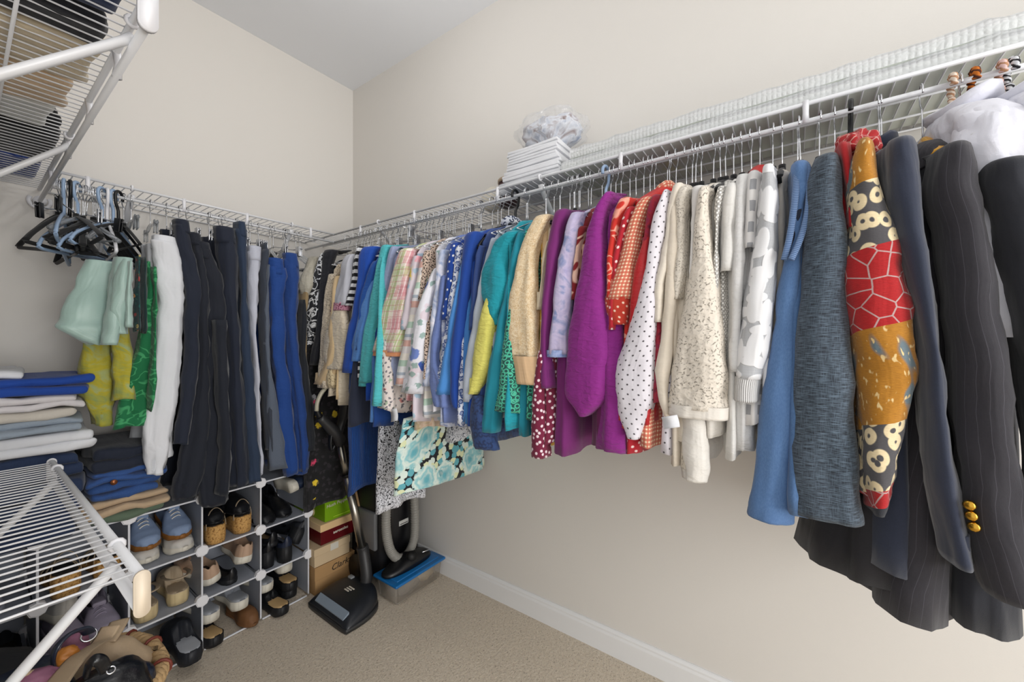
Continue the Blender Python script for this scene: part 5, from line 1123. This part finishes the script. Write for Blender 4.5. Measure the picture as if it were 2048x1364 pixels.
WA = onY(733, 1150, 1.60); WB = onY(727, 1105, 1.63); WC = onY(679, 884, 1.715); dirw = (WC-WB).normalized()
bm = new(); add_tube(bm, smooth_pts([Vector((1.085,1.60,.055)), WA, WB, WB+dirw*.03], 4), [.026]*13, 14); obj('swivel_neck', bm, M_char2, vh)
bm = new(); add_tube(bm, [WB, WB+(WC-WB)*.70], .0185, 18); o = obj('wand', bm, M_alu, vh)
bm = new(); add_tube(bm, [WB+(WC-WB)*.70, WB+(WC-WB)*1.02], .0155, 18); obj('wand', bm, M_alu, vh)
bm = new(); q = WB+(WC-WB)*.70; add_tube(bm, [q-dirw*.004, q+dirw*.004], .021, 18); obj('wand_collar', bm, M_black, vh)
bm = new(); add_tube(bm, [WB-dirw*.03, WB+dirw*.012], [.024,.022], 16); obj('wand_collar', bm, M_black, vh)
H = lambda px, py, Y=1.70: onY(px, py, Y)
bm = new(); add_tube(bm, smooth_pts([WC-dirw*.01, H(676,872), H(658,852), H(640,835)], 4), [.020,.023,.026,.027,.027,.027,.026,.025,.024,.022,.020,.019,.017], 14); hb = obj('handle', bm, M_char2, vh)
bm = new(); add_tube(bm, smooth_pts([H(676,868), H(684,840), H(690,812,1.68), H(694,790,1.67), H(690,768,1.67)], 4), [.024]*5+[.030]*5+[.032]*5+[.026]*2, 12, flat=.7); obj('handle', bm, M_char2, vh)
bm = new(); add_tube(bm, smooth_pts([H(640,834), H(634,820), H(636,805), H(646,785), H(660,772), H(676,766), H(690,768,1.67)], 4), .0125, 12); obj('grip', bm, M_black, vh)
bm = new(); add_tube(bm, smooth_pts([H(633,822,1.685), H(635,803,1.685), H(645,783,1.685), H(660,770,1.685), H(675,764,1.685)], 4), .0105, 10, flat=.8); obj('grip_trim', bm, plain('ivory_grey_plastic', 'a9a491', .35), vh)
bm = new(); add_tube(bm, smooth_pts([H(662,866), H(660,885), H(662,900), H(668,890)], 4), .013, 8, flat=.5); obj('release_lever', bm, M_black, vh)
vc = empty('vacuum_canister', (1.29, 1.72, 0), 0, 'black vacuum canister standing upright in the corner with a grey ribbed hose', 'vacuum cleaner')
bm = new(); add_box(bm, 1.165, 1.425, 1.60, 1.86, .02, .58, .05, 5); obj('canister_body', bm, plain('matt_black_plastic', '17171a', .42), vc)
bm = new(); add_box(bm, 1.215, 1.385, 1.585, 1.62, .08, .50, .02, 4); obj('front_cover', bm, plain('glossy_black_plastic', '101013', .3), vc)
bm = new(); add_box(bm, 1.150, 1.172, 1.62, 1.78, .18, .36, .008, 3); obj('side_trim', bm, plain('grey_trim', '6d6e70', .4), vc)
bm = new(); add_tube(bm, [(1.17,1.73,.07), (1.13,1.73,.07)], .07, 24); obj('wheel', bm, M_black, vc)
bm = new(); add_box(bm, 1.265, 1.322, 1.582, 1.586, .268, .292, .001); lb_ = obj('badge', bm, plain('silver_badge', 'c7c7c4', .4), vc, smooth=False)
bm = new(); add_box(bm, 1.270, 1.317, 1.5808, 1.5822, .274, .277); obj('badge_line', bm, ink, lb_, smooth=False)
bm = new(); P = [onY(776, 985, 1.555), onY(773, 1010, 1.55), onY(772, 1050, 1.545), onY(775, 1080, 1.54), onY(783, 1105, 1.535), onY(798, 1117, 1.53), onY(815, 1108, 1.53), onY(827, 1082, 1.535), onY(830, 1050, 1.54), onY(829, 1010, 1.545), onY(827, 970, 1.55)]
P = smooth_pts([P[0]+Vector((0,.01,.14))]+P+[P[-1]+Vector((0,.02,.10))], 26); bm = new()
add_tube(bm, P, [.0205+.0018*math.sin(i*1.9) for i in range(len(P))], 14); obj('hose', bm, plain('grey_hose', '8b8983', .5), vc)
# ------------------------------------------------------------------ storage bin
bn_ = empty('storage_bin', (1.27, 1.50, 0), 0, 'clear plastic storage bin with blue lid holding dark things', 'bin')
bx0, bx1, by0, by1 = 1.118, 1.412, 1.418, 1.578
def frustum(x0,x1,y0,y1,z0,z1,ins,th=None):
    bm = new(); A = [(x0+ins,y0+ins,z0),(x1-ins,y0+ins,z0),(x1-ins,y1-ins,z0),(x0+ins,y1-ins,z0),(x0,y0,z1),(x1,y0,z1),(x1,y1,z1),(x0,y1,z1)]; V = [bm.verts.new(p) for p in A]
    for q in ((0,3,2,1),(0,1,5,4),(1,2,6,5),(2,3,7,6),(3,0,4,7)): bm.faces.new([V[i] for i in q])
    bmesh.ops.bevel(bm, geom=[e for e in bm.edges if abs(e.verts[0].co.z-e.verts[1].co.z) > .01 or max(v.co.z for v in e.verts) < z0+.001], offset=.012, segments=3, affect='EDGES')
    return bm
M_bin = plain('cloudy_clear_plastic', 'c9c0b4', .15, Alpha=.42)
obj('tub', frustum(bx0+.006,bx1-.006,by0+.006,by1-.006,.002,.098,.008), M_bin, bn_)
bm = new(); add_box(bm, bx0-.004, bx1+.004, by0-.004, by1+.004, .094, .108, .006, 3); add_box(bm, bx0+.02, bx1-.02, by0+.02, by1-.02, .100, .1115, .004, 2); obj('lid', bm, plain('blue_lid', '1468a8', .3), bn_)
obj('contents', blob((1.22, 1.49, .040), (.075,.055,.034), seed=4), plain('dark_contents', '33302f', .7), bn_); obj('contents', blob((1.34, 1.50, .045), (.055,.05,.040), seed=6), plain('tan_contents', 'a08e72', .7), bn_)
fn = empty('vacuum_brush', (1.25, 1.52, .112), 0, 'black vacuum floor brush lying on the blue bin lid', 'brush')
st = ((1.118,.012,.012),(1.135,.032,.020),(1.18,.045,.032),(1.23,.050,.050),(1.28,.050,.052),(1.33,.046,.040),(1.365,.036,.030),(1.385,.020,.018)); bm = new(); rings = []
for x, w_, h in smooth_pts([Vector(s) for s in st], 3):
    rings.append([bm.verts.new((x, 1.510+math.copysign(abs(math.cos(a))**.6, math.cos(a))*w_, .1125+max(0,math.sin(a))**.7*h)) for a in [math.pi*k/12 for k in range(13)]])
for a, b in zip(rings, rings[1:]):
    for k in range(12): bm.faces.new((a[k], a[k+1], b[k+1], b[k]))
    bm.faces.new((a[0], b[0], b[12], a[12]))
bm.faces.new(rings[0]); bm.faces.new(list(reversed(rings[-1]))); bmesh.ops.recalc_face_normals(bm, faces=bm.faces); obj('brush_body', bm, M_black, fn)
bm = new(); add_tube(bm, [(1.255,1.49,.155), (1.250,1.462,.170)], [.024,.021], 18); obj('inlet', bm, plain('black_rubber', '090909', .6), fn)
bm = new(); add_tube(bm, [(1.375,1.478,.130), (1.355,1.47,.150), (1.31,1.468,.158)], .003, 6); obj('wire_latch', bm, M_chrome, fn)
# ------------------------------------------------------------------ wicker basket with handbags
bk = empty('wicker_basket', (.165, 1.235, 0), 0, 'brown wicker basket with braided rim and vertical stakes, lower left', 'basket')
M_wick = plain('tan_wicker', 'b3946a', .7, bump=.5, bs=220, var=.2); M_wick2 = plain('dark_wicker', '5c3a1c', .75, bump=.4, bs=200, var=.2); M_bind = plain('maroon_binding', '6a2a1c', .6)
def rimpt(a, z, g=0): return Vector((.130+math.copysign(abs(math.cos(a))**.8, math.cos(a))*(.148-g), 1.235+math.copysign(abs(math.sin(a))**.8, math.sin(a))*(.155-g), z))
BZ = .445; NA = 44
for s in range(3):   # braided rim: three strands
    bm = new(); P = [rimpt(2*math.pi*i/132, BZ) + Vector((math.cos(2*math.pi*i/132), math.sin(2*math.pi*i/132), 0))*.0065*math.cos(i*.95+s*2.09) + Vector((0,0,.0065))*math.sin(i*.95+s*2.09) for i in range(132)]
    add_tube(bm, P, .0098, 8, closed=True); obj('rim_strand', bm, M_wick, bk)
for i in range(12):
    a = 2*math.pi*(i+.3)/12; p = rimpt(a, BZ); n_ = Vector((math.cos(a), math.sin(a), 0)); bm = new(); add_tube(bm, arc(p, .0175, 0, 360, 12, n_, (0,0,1))[:-1], .0035, 6, closed=True); obj('rim_binding', bm, M_bind, bk)
for i in range(NA):
    a = 2*math.pi*i/NA; bm = new(); add_tube(bm, smooth_pts([rimpt(a, BZ-.01), rimpt(a, BZ-.12, .006*math.sin(i*3)), rimpt(a, .2, .012), rimpt(a, .01, .03)], 3), .0045, 6); obj('stake', bm, M_wick2 if i%3 else M_wick, bk)
bm = new()
for j in range(26):
    z_ = .02+.013*j; P = [rimpt(2*math.pi*i/88, z_, .026-.02*j/26+(.005 if (i+j)%2 else -.005)) for i in range(88)]; add_tube(bm, P, .0055, 5, closed=True)
tag(obj('weave', bm, M_wick2, bk), kind='stuff')
def handbag(name, label, sections, mat, parts):
    root = empty(name, sections[0][:3], 0, label, 'bag', 'handbags in the wicker basket')
    obj('bag_body', cloth([(x,y,z,ax,ay,rt) for x,y,z,ax,ay,rt in sections], n=30, sub=6, fold=.07, nf=3, seed=len(label), wr=.006, open_bottom=False, sq=3.2), mat, root)
    for nm, bm, m in parts: obj(nm, bm, m, root)
    return root
Bz = leather('b29c80', .6, .3); Nv = leather('1b2232', .3, .2); Bk = leather('0f1116', .28, .2); Or = leather('b06f2a', .5); Mv = plain('mauve_lining', '7d4f66', .7, bump=.3)
def strap(P, w_, th=.12): bm = new(); add_tube(bm, smooth_pts(P, 5), w_, 8, flat=th); return bm
Q = lambda px, py, Y: onY(px, py, Y)
def ring(c_, r_, th, u, v): bm = new(); add_tube(bm, arc(c_, r_, 0, 360, 14, u, v)[:-1], th, 6, closed=True); return bm
handbag('handbag', 'beige leather handbag with broad strap and navy base, leaning in the basket', [(.155,1.27,.515,.045,.020,-.2),(.160,1.26,.490,.080,.032,-.2),(.170,1.25,.44,.105,.045,-.2),(.175,1.24,.34,.115,.055,-.2),(.175,1.24,.16,.11,.055,-.2)], Bz,
  [('strap', strap([Q(222,1252,1.25), Q(205,1280,1.23), Q(190,1290,1.20), Q(160,1310,1.15), Q(130,1345,1.10), Q(105,1380,1.05)], .019), Bz),
   ('strap', strap([Q(240,1240,1.30), Q(228,1262,1.27), Q(212,1285,1.25)], .018), Bz),
   ('buckle_ring', ring(Q(178,1270,1.22), .012, .0018, (1,0,0), (0,.5,.8)), M_chrome), ('lining', blob(Q(150,1300,1.24), (.022,.02,.04), seed=2), Mv),
   ('tassel', blob(Q(133,1312,1.18), (.018,.012,.018), seed=5), Or)])
handbag('handbag', 'navy patent handbag with looped handle, left in the basket', [(.070,1.20,.550,.05,.03,.2),(.075,1.20,.530,.065,.04,.2),(.085,1.20,.44,.07,.05,.2),(.09,1.20,.2,.07,.05,.2)], Nv,
  [('handle', strap([Q(112,1345,1.16), Q(106,1320,1.16), Q(115,1292,1.16), Q(140,1268,1.17), Q(168,1258,1.18), Q(178,1266,1.19)], .011, .35), Nv), ('piping', strap([Q(20,1364,1.10), Q(45,1350,1.12), Q(75,1343,1.14), Q(90,1348,1.14), Q(88,1372,1.12)], .004, 1), Bz),
   ('lining', blob(Q(60,1366,1.13), (.035,.02,.02), seed=9), Mv)])
handbag('handbag', 'glossy black leather handbag in front of the beige one', [(.165,1.13,.525,.03,.015,.1),(.165,1.13,.512,.055,.03,.1),(.165,1.13,.47,.080,.045,.1),(.165,1.13,.36,.085,.05,.1),(.165,1.13,.2,.08,.05,.1)], Bk,
  [('handle', strap([Q(172,1350,1.10), Q(178,1330,1.09), Q(190,1320,1.08), Q(203,1324,1.08), Q(212,1340,1.09)], .010, .5), Bk), ('clasp', ring(Q(222,1340,1.085), .006, .0016, (1,0,0), (0,.6,.8)), M_chrome), ('side_gusset', blob(Q(278,1362,1.14), (.028,.03,.035), seed=12), Nv)])
db = empty('dark_bag', (.02, 1.55, .25), 0, 'dark grey soft bag lying in front of the leftmost cubbies', 'bag')
obj('bag_body', blob((.02, 1.60, .33), (.125,.12,.085), seed=15, am=.1, fl=.2), plain('dark_grey_nylon', '222326', .8, bump=.4, bs=90), db)
bx = empty('plastic_crate', (.02, 1.60, 0), 0, 'grey storage crate under the dark bag at lower left', 'crate')
bm = new(); add_box(bm, -.12, .14, 1.48, 1.72, .0, .255, .01); obj('crate_body', bm, plain('dark_crate', '2a2a2d', .6), bx)
# price tags hanging from two garments
tg = lambda px, py, X, w_, h_, lb: tag(obj('care_tag', tagstrip('t', onX(px, py, X), (.1,1,.25) if False else (0,-1,.28), (-.1,-.25,-1), w_, h_, ''), plain('tag_paper', 'd9dade', .6)), lb, 'tag')
tg(786, 818, .93, .040, .045, 'white care label sticking out under the pastel blouses')
tg(1338, 832, .90, .034, .026, 'white care label under the white dotted sleeve')
